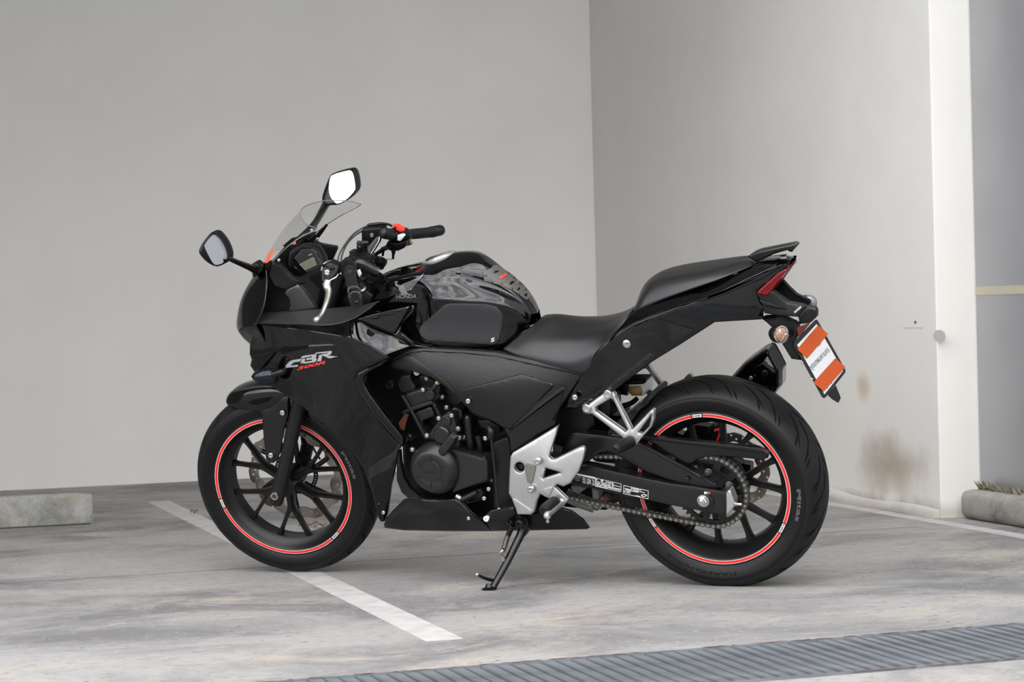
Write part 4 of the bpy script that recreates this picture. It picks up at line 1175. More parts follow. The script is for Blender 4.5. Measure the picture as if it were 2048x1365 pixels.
for x, y in ((1245, 1058), (1368, 1090)):
    tube('cable_boot', [(*Z('I', (x, y))[0], -.12, .0078), (*Z('I', (x, y + 20))[0], -.12, .0062), (*Z('I', (x - 4, y + 60))[0], -.12, .0042), (*Z('I', (x - 6, y + 100))[0], -.12, .0036)], 'plastic', ST, seg=12)
for d, r in ((0, .0026), (1, .0026)):
    tube('brake_cable', [(*Z('I', (690 + 42 * d, 1240))[0], .0, r), (*Z('I', (720 + 34 * d, 1130))[0], -.02, r), (*Z('I', (790 + 14 * d, 1010 + 10 * d))[0], -.05, r), (*Z('I', (880 + 10 * d, 900 + 22 * d))[0], -.08, r), (*Z('I', (980, 830 + 34 * d))[0], -.10, r), (*Z('I', (1060 - 40 * d, 795 + 60 * d))[0], -.11, r)], 'satin', ST, seg=8)
tube('cable_sleeve', [(*Z('I', (1060, 797))[0], -.11, .0042), (*Z('I', (1080, 786))[0], -.112, .0056), (*Z('I', (1190, 772))[0], -.12, .0056), (*Z('I', (1230, 768))[0], -.125, .0042), (*Z('I', (1300, 775))[0], -.135, .0038), (*Z('I', (1350, 798))[0], -.14, .0038)], 'plastic', ST, seg=10)
panel('bracket', Z('I', (830, 1110), (870, 1095), (930, 1110), (920, 1040), (960, 1030), (990, 1060), (960, 1130), (900, 1160), (840, 1140)), -.02, 'plastic', .02, .004, 4, fr=ST)
panel('bracket', Z('J', (1020, 420), (1060, 400), (1130, 400), (1140, 450), (1060, 470), (1010, 450)), .05, 'plastic', .03, .004, 4, fr=ST)
panel('steering_stem', Z('J', (1200, 500), (1330, 560), (1330, 700), (1420, 720), (1350, 800), (1240, 860), (1000, 860), (980, 700), (1080, 560)), .03, 'plastic', .07, .004, 6, fr=ST)

# ---- fuel tank
# rows of the tank: ridge, upper and lower edge of the shoulder facet, knee recess
TR = [[(737, 572), (736, 596, .064), (741, 608, .074), (746, 620, .078), (760, 640, .075)],
      [(760, 552), (756, 578, .080), (764, 604, .092), (775, 616, .094), (790, 662, .092)],
      [(790, 538), (783, 566, .094), (795, 597, .104), (806, 613, .106), (822, 682, .104)],
      [(824, 530), (815, 556, .101), (827, 594, .113), (835, 611, .116), (842, 690, .114)],
      [(846, 524), (841, 552, .110), (849, 595, .121), (854, 610, .123), (858, 692, .117)],
      [(858, 515), (866, 558, .112), (863, 593, .134), (866, 606, .137), (872, 694, .119)],
      [(886, 509), (890, 547, .105), (896, 594, .134), (900, 606, .137), (906, 697, .117)],
      [(918, 505), (917, 549, .094), (925, 595, .124), (934, 608, .128), (940, 700, .108)],
      [(945, 507), (945, 557, .073), (955, 597, .110), (962, 609, .114), (968, 701, .100)],
      [(972, 519), (972, 566, .056), (982, 599, .094), (990, 612, .099), (990, 698, .092)],
      [(1005, 545), (1004, 580, .043), (1012, 602, .073), (1016, 620, .080), (1008, 690, .084)],
      [(1036, 573), (1030, 594, .036), (1036, 614, .055), (1040, 632, .062), (1024, 680, .074)],
      [(1060, 603), (1050, 610, .030), (1051, 628, .044), (1052, 645, .052), (1038, 672, .064)],
      [(1075, 627), (1063, 628, .028), (1062, 640, .034), (1060, 652, .042), (1050, 664, .054)]]
TK = []
for q0, *cs in TR:
    a_ = BK.p(*q0, 0); b_ = BK.p(*cs[0]); c_ = BK.p(*cs[1]); mid = a_ + (b_ - a_) * np.array([.55, .55, .22]); near = a_ + (b_ - a_) * np.array([.93, .93, .62]); low = c_ + (BK.p(*cs[2]) - c_) * .0
    TK.append([a_, mid, near, b_ + (c_ - b_) * .12, b_ + (c_ - b_) * .55 + np.array([0, -.002, .002]), c_, BK.p(*cs[2]), (BK.p(*cs[2]) + BK.p(*cs[3])) / 2 + np.array([0, .004, 0]), BK.p(*cs[3])])
tank = patch('fuel_tank', TK, 'gloss', .003, 5, join=True, smooth=180, raw=True)
TF = SurfField(tank)
cc = BK.p(878, 516, 0); ca = (-.23, 0, .97)
cap = lathe('fuel_cap', cc, [(-.012, .052), (.003, .052), (.0055, .050), (.0055, .040), (.0035, .038), (.0035, .034), (.0065, .032), (.0068, .001)], 'alu', ca, BK, tank, 48)
lathe('cap_inlay', cc, [(.0066, .020), (.0076, .020), (.0078, .001)], 'silverdark', ca, BK, tank, 24)
for k in range(7):
    u_, v_, a_ = basis(ca); an = k * 2 * math.pi / 7
    lathe('cap_screw', cc + a_ * .0055 + .0445 * (math.cos(an) * u_ + math.sin(an) * v_), [(-.001, .0034), (.0008, .0034), (.0012, .002)], 'steel', ca, BK, tank, 12)
# tank shroud in front of the knee recess
panel('tank_shroud', Z('B', (1015, 318), (1060, 300), (1200, 262), (1440, 214), (1400, 290), (1318, 436), (1290, 432), (1130, 360)), [*Z('B', (1015, 318, .168), (1440, 214, .136), (1318, 436, .152), (1130, 360, .164))], 'gloss', .004, .003, 7, mirror=True)
panel('tank_lower_cover', Z('B', (1445, 218), (1505, 172), (1470, 260), (1380, 350), (1370, 420), (1480, 520), (1700, 560), (1450, 535), (1300, 442), (1330, 420)), [*Z('B', (1445, 218, .116), (1330, 440, .144), (1480, 520, .140), (1700, 560, .135))], 'gloss', .004, .002, 7, mirror=True)
# knee grip pads, tail pad, emblem
mat('griptex', (.027, .027, .030), .46, vor=.45, vorscale=300, spec=.35)
gp = panel('knee_pad', Z('E', (603, 935), (612, 900), (640, 868), (860, 672), (920, 652), (1100, 655), (1290, 660), (1400, 688), (1455, 750), (1466, 790), (1448, 930), (1425, 1020), (1390, 1068), (1340, 1076), (1000, 1052), (700, 1036), (650, 1012), (618, 975)), TF, 'griptex', .003, .0025, 7, off=.0035, mirror=True)
decal_text('pad_mark', 'S', Z('E', (1338, 1048))[0], (7, -1.), (1.2, -8), TF, 'label', off=.0045, parent=gp[0])
PADF = TF
pad = panel('tank_pad', Z('E', (1253, 322), (1300, 310), (1345, 285), (1372, 258), (1420, 262), (1560, 358), (1690, 474), (1755, 570), (1712, 614), (1690, 610), (1640, 570), (1632, 552), (1622, 556), (1566, 520), (1560, 488), (1550, 512), (1465, 470), (1458, 438), (1448, 468), (1365, 448), (1358, 424), (1348, 444), (1268, 420), (1270, 382), (1312, 374), (1268, 366), (1258, 340)), PADF, 'padgrey', .0016, .0008, 5, off=.0022)
for p in ([(1365, 338), (1385, 318), (1424, 312), (1410, 330)], [(1530, 452), (1550, 425), (1582, 420), (1575, 438), (1550, 456)], [(1608, 512), (1628, 484), (1642, 492), (1632, 512)], [(1682, 572), (1700, 545), (1716, 550), (1708, 575)], [(1618, 446), (1630, 436), (1636, 444), (1626, 452)], [(1690, 505), (1702, 498), (1706, 508), (1698, 514)]):
    decal('pad_slot', Z('E', *p), PADF, 'groove', .0034, parent=pad, step=5)
decal('pad_logo', Z('E', (1424, 384), (1440, 370), (1498, 342), (1512, 352), (1502, 362), (1440, 402), (1428, 398)), PADF, 'logored', .0036, parent=pad, step=5)
W_ = decal('wing_emblem', Z('E', (372 + 30, 520), (396, 495), (404, 474), (440, 452), (520, 420), (600, 382), (656, 346), (630, 388), (618, 402), (606, 410), (598, 424), (582, 440), (570, 458), (548, 484), (524, 512), (478, 522), (486, 545), (530, 562), (400, 562), (424, 548), (408, 526)), TF, 'emblem', .0022, parent=tank, step=6)
for (x0, y0, x1, y1) in ((440, 462, 630, 380), (448, 474, 614, 405), (455, 488, 600, 424), (462, 502, 582, 446), (468, 514, 560, 470)):
    decal('wing_feather_gap', Z('E', (x0, y0 - 2), (x1, y1 - 3), (x1, y1 + 3), (x0, y0 + 2)), TF, 'gloss', .0028, parent=tank, step=6)
decal_text('emblem_lettering', 'HONDA', Z('E', (370, 604))[0], (40.5, -1.6), (1.2, -7.8), TF, 'emblem', off=.0022, parent=tank)

# ---- seats
RS = [
    [(1084, 634, 0), (1072, 645, .04), (1040, 670, .090), (1018, 688, .112), (1007, 697, .120), (1008, 702, .112)],
    [(1108, 632, 0), (1096, 646, .045), (1066, 674, .100), (1046, 697, .130), (1038, 713, .138), (1040, 718, .128)],
    [(1148, 639, 0), (1136, 652, .048), (1110, 679, .108), (1092, 710, .142), (1088, 728, .149), (1090, 733, .140)],
    [(1192, 639, 0), (1180, 652, .048), (1158, 679, .112), (1142, 717, .145), (1136, 738, .151), (1138, 743, .142)],
    [(1232, 631, 0), (1220, 643, .046), (1203, 667, .106), (1186, 702, .140), (1172, 740, .149), (1174, 744, .140)],
    [(1260, 618, 0), (1250, 629, .042), (1236, 648, .098), (1219, 673, .130), (1206, 696, .142), (1208, 700, .134)],
    [(1276, 607, 0), (1268, 615, .038), (1257, 629, .088), (1244, 647, .120), (1236, 660, .132), (1238, 664, .126)]]
patch('rider_seat', RS, 'seatv', .006, 5, join=True, smooth=180)
H = lambda *p: [(*Z('H', q[:2])[0], q[2]) for q in p]
PS = [
    H((165, 450, 0), (140, 505, .040), (120, 550, .070), (108, 580, .090), (106, 596, .10), (112, 600, .09)),
    H((215, 358, 0), (180, 405, .042), (160, 460, .072), (146, 520, .098), (140, 580, .112), (146, 588, .104)),
    H((305, 298, 0), (262, 338, .042), (235, 380, .074), (212, 450, .102), (204, 552, .118), (212, 560, .108)),
    H((465, 268, 0), (422, 303, .042), (390, 340, .076), (362, 410, .104), (352, 492, .120), (360, 500, .110)),
    H((665, 236, 0), (622, 270, .040), (592, 304, .072), (568, 360, .098), (560, 418, .112), (568, 426, .104)),
    H((845, 205, 0), (806, 234, .034), (782, 265, .062), (762, 308, .084), (758, 350, .098), (766, 356, .09)),
    H((955, 188, 0), (930, 208, .028), (916, 233, .048), (908, 266, .066), (908, 290, .078), (914, 296, .07)),
    H((1018, 188, 0), (1008, 200, .02), (1004, 216, .034), (1004, 234, .046), (1006, 248, .054), (1010, 254, .05)),
    H((1048, 200, 0), (1046, 206, .012), (1046, 212, .02), (1046, 220, .026), (1048, 226, .03), (1050, 230, .028))]
patch('pillion_seat', PS, 'seatv', .006, 5, join=True, smooth=180)

# ---- side cover below the tank
SCV = ['c', *Z('D', (205, 140, .150), (330, 70, .140), (430, 52, .132), (930, 82, .128), (1530, 217, .142), (1100, 235, .160), (740, 420, .170), (600, 320, .166), (1020, 620, .172), (1365, 468, .152), (1030, 770, .168), (400, 200, .158), (1350, 570, .150))]
sc = panel('side_cover', Z('D', (204, 136), (260, 98), (330, 66), (430, 50), (700, 62), (930, 80), (1200, 140), (1532, 216), (1450, 335), (1362, 470), (1345, 500), (1330, 580), (1200, 650), (1028, 772), (1022, 690), (985, 605), (900, 552), (770, 502), (720, 450), (600, 332), (480, 252), (330, 206), (225, 192)), SCV, 'textured', .006, .004, 8, mirror=True)
def inlay(nm, pts, m, off, r=.003):
    panel(nm, Z('D', *pts), SCV, m, .004, r, 7, off=off, parent=sc[0])
inlay('cover_band', ((240, 118), (330, 68), (430, 52), (700, 64), (930, 82), (1200, 142), (1528, 218), (1510, 246), (1180, 172), (930, 112), (700, 90), (430, 78), (340, 90)), 'matte', .004)
inlay('cover_plate', ((700, 335), (800, 312), (1100, 232), (1320, 300), (1310, 330), (1022, 618), (1000, 600), (985, 606), (900, 553), (770, 503), (720, 450), (640, 365)), 'matte', .005, .004)
panel('cover_blade', Z('D', (1322, 318), (1372, 318), (1395, 330), (1290, 410), (1020, 622), (1100, 520), (1250, 390)), [*Z('D', (1322, 318, .165), (1395, 330, .182), (1020, 622, .180), (1290, 410, .186), (1250, 390, .172))], 'matte', .006, .002, 6, parent=sc[0])
inlay('cover_foot', ((1395, 345), (1362, 468), (1345, 500), (1330, 580), (1200, 650), (1030, 770), (1022, 690), (1016, 640), (1150, 520), (1300, 410)), 'matte', .004, .003)
inlay('cover_front', ((215, 145), (330, 95), (360, 110), (480, 200), (600, 300), (700, 420), (720, 450), (600, 333), (480, 253), (330, 207), (228, 193)), 'matte', .003, .003)
bolt(Z('D', (738, 420))[0], .184, .0078, 'steel', parent=sc[0])
panel('cover_vent', Z('D', (1308, 552), (1335, 505), (1345, 500), (1332, 548)), SCV, 'groove', .002, .001, 5, off=.0075)

# ---- engine
def K(*p): return Z('K', *p)
eb = panel('engine_block', Z('D', (-30, 260), (40, 190), (200, 170), (340, 200), (352, 212), (380, 262), (410, 240), (420, 225), (600, 330), (780, 500), (1000, 610), (1050, 800), (1060, 1180), (900, 1250), (700, 1200), (420, 1110), (300, 950), (290, 720), (160, 600), (40, 440)), .085, 'plastic', .16, .006, back=-.085)
lathe('frame_bush', BK.p(*K((205, 160))[0], .10), [(-.02, .013), (.0, .013), (.001, .010), (-.002, .009)], 'darkmetal', parent=eb, seg=24)
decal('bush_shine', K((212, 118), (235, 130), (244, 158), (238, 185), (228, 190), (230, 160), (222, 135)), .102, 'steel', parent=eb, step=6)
panel('throttle_body', K((320, 60), (420, 50), (440, 110), (480, 170), (480, 220), (400, 250), (330, 230), (290, 150)), .11, 'engine', .03, .006, 5, parent=eb)
lathe('bolt', BK.p(*K((590, 93))[0], .12), [(-.01, .007), (0, .007), (.002, .005)], 'silverdark', parent=eb, seg=16)
hd = panel('cylinder_head', K((335, 280), (400, 235), (560, 185), (640, 175), (720, 130), (745, 165), (720, 330), (660, 345), (430, 425), (370, 340)), .125, 'engine', .05, .010, 6, parent=eb)
panel('head_gasket_flange', K((330, 445), (400, 405), (640, 325), (672, 335), (676, 356), (560, 395), (400, 452), (350, 468)), .134, 'engine', .02, .004, 5, parent=eb)
panel('cylinder_barrel', K((440, 455), (640, 372), (690, 470), (680, 492), (560, 540), (560, 600), (620, 690), (570, 720), (480, 560)), .122, 'engine', .04, .008, 6, parent=eb)
panel('cylinder_stay', K((640, 350), (680, 350), (760, 500), (720, 510)), .13, 'darkmetal', .02, .004, 5, parent=eb)
tube('stay_rod', [(*K((340, 270))[0], .13, .0055), (*K((430, 420))[0], .13, .0055), (*K((590, 720))[0], .13, .0055)], 'darkmetal', parent=eb)
lathe('head_cap', BK.p(*K((634, 264))[0], .135), [(-.02, .0155), (.004, .0155), (.007, .013), (.0075, .001)], 'engine', parent=eb, seg=28)
tube('coolant_hose', [(*K((655, 210))[0], .125, .008), (*K((690, 165))[0], .125, .0085), (*K((720, 125))[0], .12, .008)], 'engine', parent=eb)
lathe('hose_fitting', BK.p(*K((712, 135))[0], .128), [(-.005, .007), (.004, .007), (.006, .004)], 'brass', (.4, -.8, .4), BK, eb, 14)
panel('reflector_panel', K((300, 560), (370, 460), (410, 470), (380, 560), (360, 640), (320, 620)), .088, 'rusty', .004, .002, 5, parent=eb)
tube('hose_clip', [(*K((375, 740))[0], .12, .006), (*K((420, 700))[0], .125, .011), (*K((440, 730))[0], .125, .006), (*K((500, 680))[0], .125, .003)], 'plastic', parent=eb)
tm = panel('timing_cover', K((618, 730), (630, 660), (700, 560), (765, 478), (830, 458), (880, 480), (905, 560), (915, 650), (945, 790), (930, 850), (850, 860), (740, 760)), .150, 'engine', .05, .006, 6, parent=eb)
lathe('cover_boss', BK.p(*K((806, 541))[0], .153), [(-.01, .014), (.003, .014), (.005, .0125), (.0052, .001)], 'engine', parent=eb, seg=28)
lathe('cover_boss', BK.p(*K((757, 685))[0], .153), [(-.01, .027), (.004, .027), (.008, .023), (.009, .0225), (.009, .001)], 'engine', parent=eb, seg=36)
for x, y, l in ((557, 212, .139), (757, 285, .105), (805, 396, .105), (857, 482, .155), (722, 510, .155), (925, 620, .155), (598, 692, .155), (1215, 720, .128), (445, 838, .165), (985, 830, .12), (935, 715, .155), (990, 712, .12)):
    q = K((x, y))[0]
    tube('bolt_boss', [(*q, l - .04, .0085), (*q, l - .002, .0085)], 'engine', parent=eb, straight=True, seg=12)
    bolt(q, l, .0062, 'steel', parent=eb)
lathe('gap_disc', BK.p(*Z('D', (384, 226))[0], .10), [(-.01, .0088), (.0, .0088), (.001, .007), (.001, .001)], 'label', parent=eb, seg=24)  # pale disc added in place of bright wall seen through an opening
panel('starter_housing', K((830, 420), (900, 380), (965, 420), (985, 500), (940, 560), (900, 520), (880, 460)), .13, 'satin', .04, .008, 5, parent=eb)
ao = BK.p(*K((672, 1048))[0], .175)
al = lathe('alternator_cover', ao, [(-.06, .0765), (-.004, .0765), (.001, .0745), (.008, .069), (.018, .062), (.0215, .056), (.022, .038), (.0205, .0345), (.0205, .0335), (.022, .0325), (.0225, .001)], 'engine', parent=eb, seg=64)
for k in range(6):
    a = math.radians(15 + 60 * k + 6); c = ao + np.array([.0455 * math.cos(a) * .92, -.0222, .0455 * math.sin(a) * .92])
    boxm('cover_slot', c, (.018, .0015, .0042), 'darkmetal', [(math.cos(a), 0, math.sin(a)), (0, 1, 0), (-math.sin(a), 0, math.cos(a))], parent=eb, bev=.0006)
V, F = text_mesh('HONDA', True)
X = np.array([ao + np.array([(v[0] - .5) * .036, -.0229, (v[1] - .5) * .0065]) for v in V]); X, F = thicken(X, F, (0, -1, 0), .0005)
mk('cover_lettering', X, F, 'darkmetal', eb, BK, 0)
panel('cover_bridge', K((830, 688), (850, 676), (882, 705), (905, 715), (880, 780), (860, 800), (800, 880), (765, 906), (722, 872), (716, 850), (735, 808)), .20, 'engine', .02, .007, 4, parent=eb)
panel('sprocket_cover', Z('D', (612, 758), (640, 755), (830, 808), (850, 795), (872, 830), (875, 965), (760, 1000), (630, 1045), (655, 960), (670, 880), (655, 800)), .168, 'engine', .05, .006, 6, parent=eb)
decal('cover_edge', Z('D', (622, 752), (640, 750), (832, 802), (850, 790), (852, 800), (834, 812), (640, 762)), .170, 'engine', .0008, parent=eb)
tube('breather_hose', [(*K((1010, 560))[0], .12, .012), (*K((1030, 500))[0], .125, .0125), (*K((1035, 640))[0], .13, .0125), (*K((1050, 760))[0], .13, .0125), (*K((1060, 870))[0], .125, .0125)], 'satin', parent=eb, seg=16)
tube('breather_hose', [(*K((1130, 690))[0], .13, .0095), (*K((1150, 780))[0], .13, .0095), (*K((1160, 890))[0], .125, .0095)], 'satin', parent=eb, seg=16)
panel('side_guard', Z('D', (900, 705), (1005, 660), (1025, 720), (1030, 1010), (1045, 1185), (915, 1185), (905, 860)), .125, 'matte', .02, .005, 8, parent=eb)
tube('linkage_joint', [(*Z('D', (880, 600))[0], .16, .008), (*Z('D', (895, 625))[0], .165, .0105), (*Z('D', (895, 650))[0], .165, .0105), (*Z('D', (898, 690))[0], .165, .006)], 'darkmetal', parent=eb)
panel('wire_cover', Z('D', (800, 550), (880, 545), (950, 590), (960, 640), (880, 620), (820, 600)), .14, 'plastic', .02, .006, 5, parent=eb)
tube('shift_rod', [(*Z('D', (897, 680))[0], .175, .0042), (*Z('D', (920, 900))[0], .178, .0040), (*Z('D', (946, 1160))[0], .18, .0040)], 'darkmetal', parent=eb, seg=10)
tube('shift_arm', [(*Z('D', (946, 1165))[0], .18, .006), (*Z('D', (1000, 1160))[0], .17, .006), (*Z('D', (1050, 1180))[0], .16, .007)], 'plastic', parent=eb)
bolt(Z('D', (948, 1160))[0], .186, .0055, 'silverdark', parent=eb)
tube('oil_pipe', [(*Z('D', (665, 1070))[0], .15, .008), (*Z('D', (690, 1090))[0], .155, .010), (*Z('D', (730, 1075))[0], .155, .009), (*Z('D', (800, 1040))[0], .15, .008)], 'darkmetal', parent=eb)
tube('oil_pipe_end', [(*Z('D', (660, 1066))[0], .156, .0075), (*Z('D', (690, 1085))[0], .158, .0075)], 'silverdark', parent=eb)
panel('oil_filter', Z('D', (700, 1060), (780, 1020), (830, 1010), (850, 1060), (830, 1100), (730, 1120)), .13, 'engine', .04, .01, 6, parent=eb)
for q in Z('D', (848, 1084), (878, 1020), (855, 673)):
    bolt(q, .15, .0068, 'steel', parent=eb)
# shift pedal
panel('shift_pedal', Z('D', (855, 1195), (890, 1165), (930, 1155), (1000, 1150), (1045, 1140), (1060, 1190), (1020, 1225), (930, 1225), (880, 1210)), .19, 'satin', .012, .005, 5)
lathe('pedal_tip', BK.p(*Z('D', (863, 1222))[0], .20), [(-.01, .006), (.0, .0085), (.004, .0085), (.005, .0075), (.005, .0038), (.0, .003)], 'label', seg=20)

# ---- belly pan
BP = [*Z('D', (165, 1260, .135), (300, 1090, .160), (440, 1085, .165), (650, 1085, .165), (860, 1270, .160), (500, 1200, .168), (300, 1300, .125), (870, 1305, .125), (500, 1305, .125), (1180, 1300, .120), (1560, 1288, .10), (1400, 1160, .135), (1100, 1200, .15))]
panel('belly_pan', Z('D', (162, 1262), (180, 1215), (240, 1150), (300, 1090), (330, 1075), (380, 1068), (440, 1088), (560, 1092), (650, 1085), (690, 1110), (760, 1185), (870, 1270), (890, 1308), (600, 1308), (300, 1302), (170, 1285)), BP, 'satin', .006, .006, 8, mirror=True)
panel('belly_pan_tail', Z('D', (870, 1200), (1000, 1195), (1200, 1185), (1370, 1148), (1440, 1168), (1520, 1228), (1566, 1286), (1550, 1294), (1180, 1302), (885, 1308), (866, 1272), (800, 1220)), BP, 'satin', .006, .006, 8, mirror=True, off=-.012)
panel('belly_lip', Z('D', (258, 756), (272, 752), (280, 850), (300, 940), (345, 1015), (400, 1062), (450, 1086), (380, 1072), (330, 1082), (285, 1045), (252, 960), (250, 860)), [*Z('D', (262, 756, .178), (280, 930, .172), (440, 1085, .167))], 'satin', .012, .005, 5, mirror=True)
for q, l in ((Z('D', (742, 1220))[0], .168), (Z('C', (1320, 907))[0], .168)):
    bolt(q, l, .006, 'steel')

# ---- rider footpeg plate
FP = panel('footpeg_plate', Z('F', (421, 541), (400, 615), (357, 742), (352, 768), (372, 788), (400, 784), (560, 704), (585, 696), (606, 704), (610, 726), (598, 785), (565, 870), (505, 960), (455, 984), (412, 968), (393, 984), (430, 1022), (488, 1078), (455, 1126), (388, 1078), (330, 1060), (287, 1036), (262, 1090), (245, 1168), (225, 1186), (125, 1184), (86, 1072), (62, 1032), (67, 900), (74, 768), (92, 738), (250, 645), (395, 556)), [*Z('F', (420, 545, .165), (80, 760, .178), (65, 1020, .180), (170, 1180, .182), (610, 720, .195), (300, 850, .185), (450, 980, .196), (480, 1090, .20))], 'alu', .010, .005, 6,
           holes=[Z('F', (326, 850), (440, 882), (308, 926)), [(*q,) for q in Z('F', *[(140 + 36 * math.cos(a), 846 + 37 * math.sin(a)) for a in np.linspace(0, 2 * math.pi, 14, endpoint=False)])]])
FPF = Field([*Z('F', (420, 545, .165), (80, 760, .178), (65, 1020, .180), (170, 1180, .182), (610, 720, .195), (300, 850, .185), (450, 980, .196), (480, 1090, .20))])
panel('plate_backing', Z('F', (80, 800), (300, 780), (460, 840), (470, 920), (300, 1000), (90, 950)), .150, 'groove', .004, .001, parent=FP)
bolt(Z('F', (152, 838))[0], .158, .010, 'darkmetal', parent=FP)
mat('meshgrey', (.16, .155, .14), .5, metal=.5, vor=1., vorscale=330)
panel('plate_insert', Z('F', (180, 828), (190, 815), (252, 832), (256, 850), (232, 955), (215, 965), (195, 945), (182, 880)), FPF, 'meshgrey', .003, .002, 4, off=.004, parent=FP)
panel('plate_step', Z('F', (88, 1075), (100, 1068), (230, 1158), (222, 1184), (126, 1182)), FPF, 'alu', .004, .002, 5, off=.003, parent=FP)
panel('plate_step', Z('F', (303, 1012), (318, 998), (385, 980), (378, 1000), (356, 1052), (345, 1052)), FPF, 'alu', .003, .002, 4, off=.0035, parent=FP)
for q in Z('F', (270, 802), (222, 1003)):
    bolt(q, .194, .0105, 'steel', parent=FP)
FPm = FP.data.copy()
for v in FPm.vertices: v.co.y *= -1
FPm.flip_normals()
fo = bpy.data.objects.new('footpeg_plate', FPm); COL.objects.link(fo); fo.parent = ROOT
for s in (1, -1):
    pg = [BK.p(*Z('F', (408, 1082))[0], .205), BK.p(*Z('F', (395, 1095))[0], .215), BK.p(*Z('F', (330, 1150))[0], .275), BK.p(*Z('F', (318, 1165))[0], .29)]
    pk = [BK.p(*Z('F', (450, 1085))[0], .195), BK.p(*Z('F', (425, 1110))[0], .21), BK.p(*Z('F', (345, 1180))[0], .285), BK.p(*Z('F', (335, 1205))[0], .30)]
    ft = BK.p(*Z('F', (343, 1240))[0], .30), BK.p(*Z('F', (343, 1205))[0], .30)
    fl = np.array([1, s, 1])
    pb = tube3('footpeg', np.array(pk) * fl, [.010, .0105, .0105, .008], 'alu', seg=12, parent=(FP if s > 0 else fo))
    tube3('peg_rubber', np.array(pg) * fl, [.014, .0185, .0190, .015], 'rubber', seg=12, parent=(FP if s > 0 else fo), flat=.8)
    tube3('peg_feeler', np.array([ft[1], ft[0] * .3 + ft[1] * .7, ft[0]]) * fl, [.009, .0045, .0055], 'steel', seg=12, straight=True, parent=(FP if s > 0 else fo))

# ---- pillion footpeg brackets
PBF = [*Z('F', (625, 420, .150), (775, 318, .148), (950, 600, .172), (1100, 440, .172))]
pbs = panel('pillion_bracket', Z('F', (588, 425), (590, 402), (606, 386), (640, 388), (735, 318), (742, 296), (768, 283), (800, 288), (828, 322), (832, 345), (950, 572), (1080, 436), (1098, 424), (1110, 440), (1106, 500), (1088, 556), (1020, 632), (978, 686), (950, 650), (925, 625), (893, 645), (880, 630), (660, 460), (628, 462), (600, 452)), PBF, 'alu', .012, .006, 5, mirror=True,
            holes=[Z('F', (690, 412), (795, 352), (812, 356), (918, 572), (900, 590), (690, 440)), Z('F', (992, 592), (1075, 482), (1087, 470), (1086, 500), (1072, 550), (1022, 602))])
for i, o in enumerate(pbs):
    for q in Z('F', (775, 318), (625, 421)):
        c = BK.p(*q, .153)
        if i: c[1] *= -1
        lathe('bolt', c, [(-.01, .0125), (.004, .0125), (.006, .0105), (.006, .007), (.0035, .006), (.003, .001)], 'steel', (0, -1 if not i else 1, 0), parent=o, seg=20)
    X = np.array([BK.p(*Z('F', (965, 645))[0], .172), BK.p(*Z('F', (940, 660))[0], .18), BK.p(*Z('F', (850, 705))[0], .245), BK.p(*Z('F', (835, 716))[0], .255)])
    if i: X[:, 1] *= -1
    tube3('pillion_peg', X, [.011, .0165, .0165, .013], 'rubber', seg=12, parent=o, flat=.8)

# ---- swingarm, chain guard
SWL = [*Z('O', (1150, 950, .118), (1450, 1010, .132), (1300, 980, .126))]
sw1 = panel('swingarm', Z('N', (225, 330), (270, 262), (420, 250), (500, 266), (700, 312), (1000, 380), (1400, 470), (1877, 572)) + Z('G', (560, 706), (772, 742), (766, 884), (580, 850), (400, 816), (300, 792)) + Z('N', (1500, 850), (1090, 792), (540, 650), (200, 600), (140, 560)), SWL, 'armblack', .03, .006, 8, mirror=True)
panel('swingarm_end', Z('G', (766, 745), (778, 732), (790, 730), (816, 798), (812, 838), (766, 886)), SWL, 'alu', .03, .004, 5, parent=sw1[0], off=.003)
panel('swingarm_truss', Z('F', (505, 600), (520, 590), (700, 608), (880, 634), (970, 652), (1060, 712), (1240, 800), (1430, 900)) + Z('G', (690, 684), (736, 716), (700, 724), (600, 712)) + Z('F', (1290, 960), (1200, 935), (1050, 880), (900, 795), (820, 745), (770, 735), (715, 745), (640, 800), (590, 822), (560, 815), (450, 720)), SWL, 'armblack', .03, .006, 8, mirror=True, off=-.012)
panel('truss_rib', Z('G', (215, 448), (240, 445), (330, 490), (520, 592), (690, 690), (735, 718), (700, 705), (520, 612), (330, 512)), SWL, 'armblack', .006, .003, 5, off=-.002, parent=sw1[0])
panel('swingarm_bridge', Z('F', (480, 620), (600, 610), (640, 720), (560, 810), (440, 740)), .095, 'armblack', .19, .01, back=-.095)
CGF = [*Z('G', (100, 395, .100), (1020, 510, .098), (540, 560, .108), (600, 440, .106))]
cg = panel('chain_guard', Z('G', (60, 385), (280, 402), (600, 432), (960, 470), (1022, 498), (1016, 535), (985, 546), (850, 533), (720, 524), (640, 530), (585, 548), (545, 582), (480, 552), (400, 500), (330, 452), (270, 425), (60, 420)), CGF, 'satin', .012, .005, 6)
panel('guard_ridge', Z('G', (250, 408), (600, 436), (950, 472), (1010, 500), (960, 508), (850, 490), (600, 462), (300, 425)), CGF, 'satin', .004, .005, 5, off=.005, parent=cg)
bolt(Z('G', (527, 668))[0], .124, .0065, 'darkmetal', parent=sw1[0])
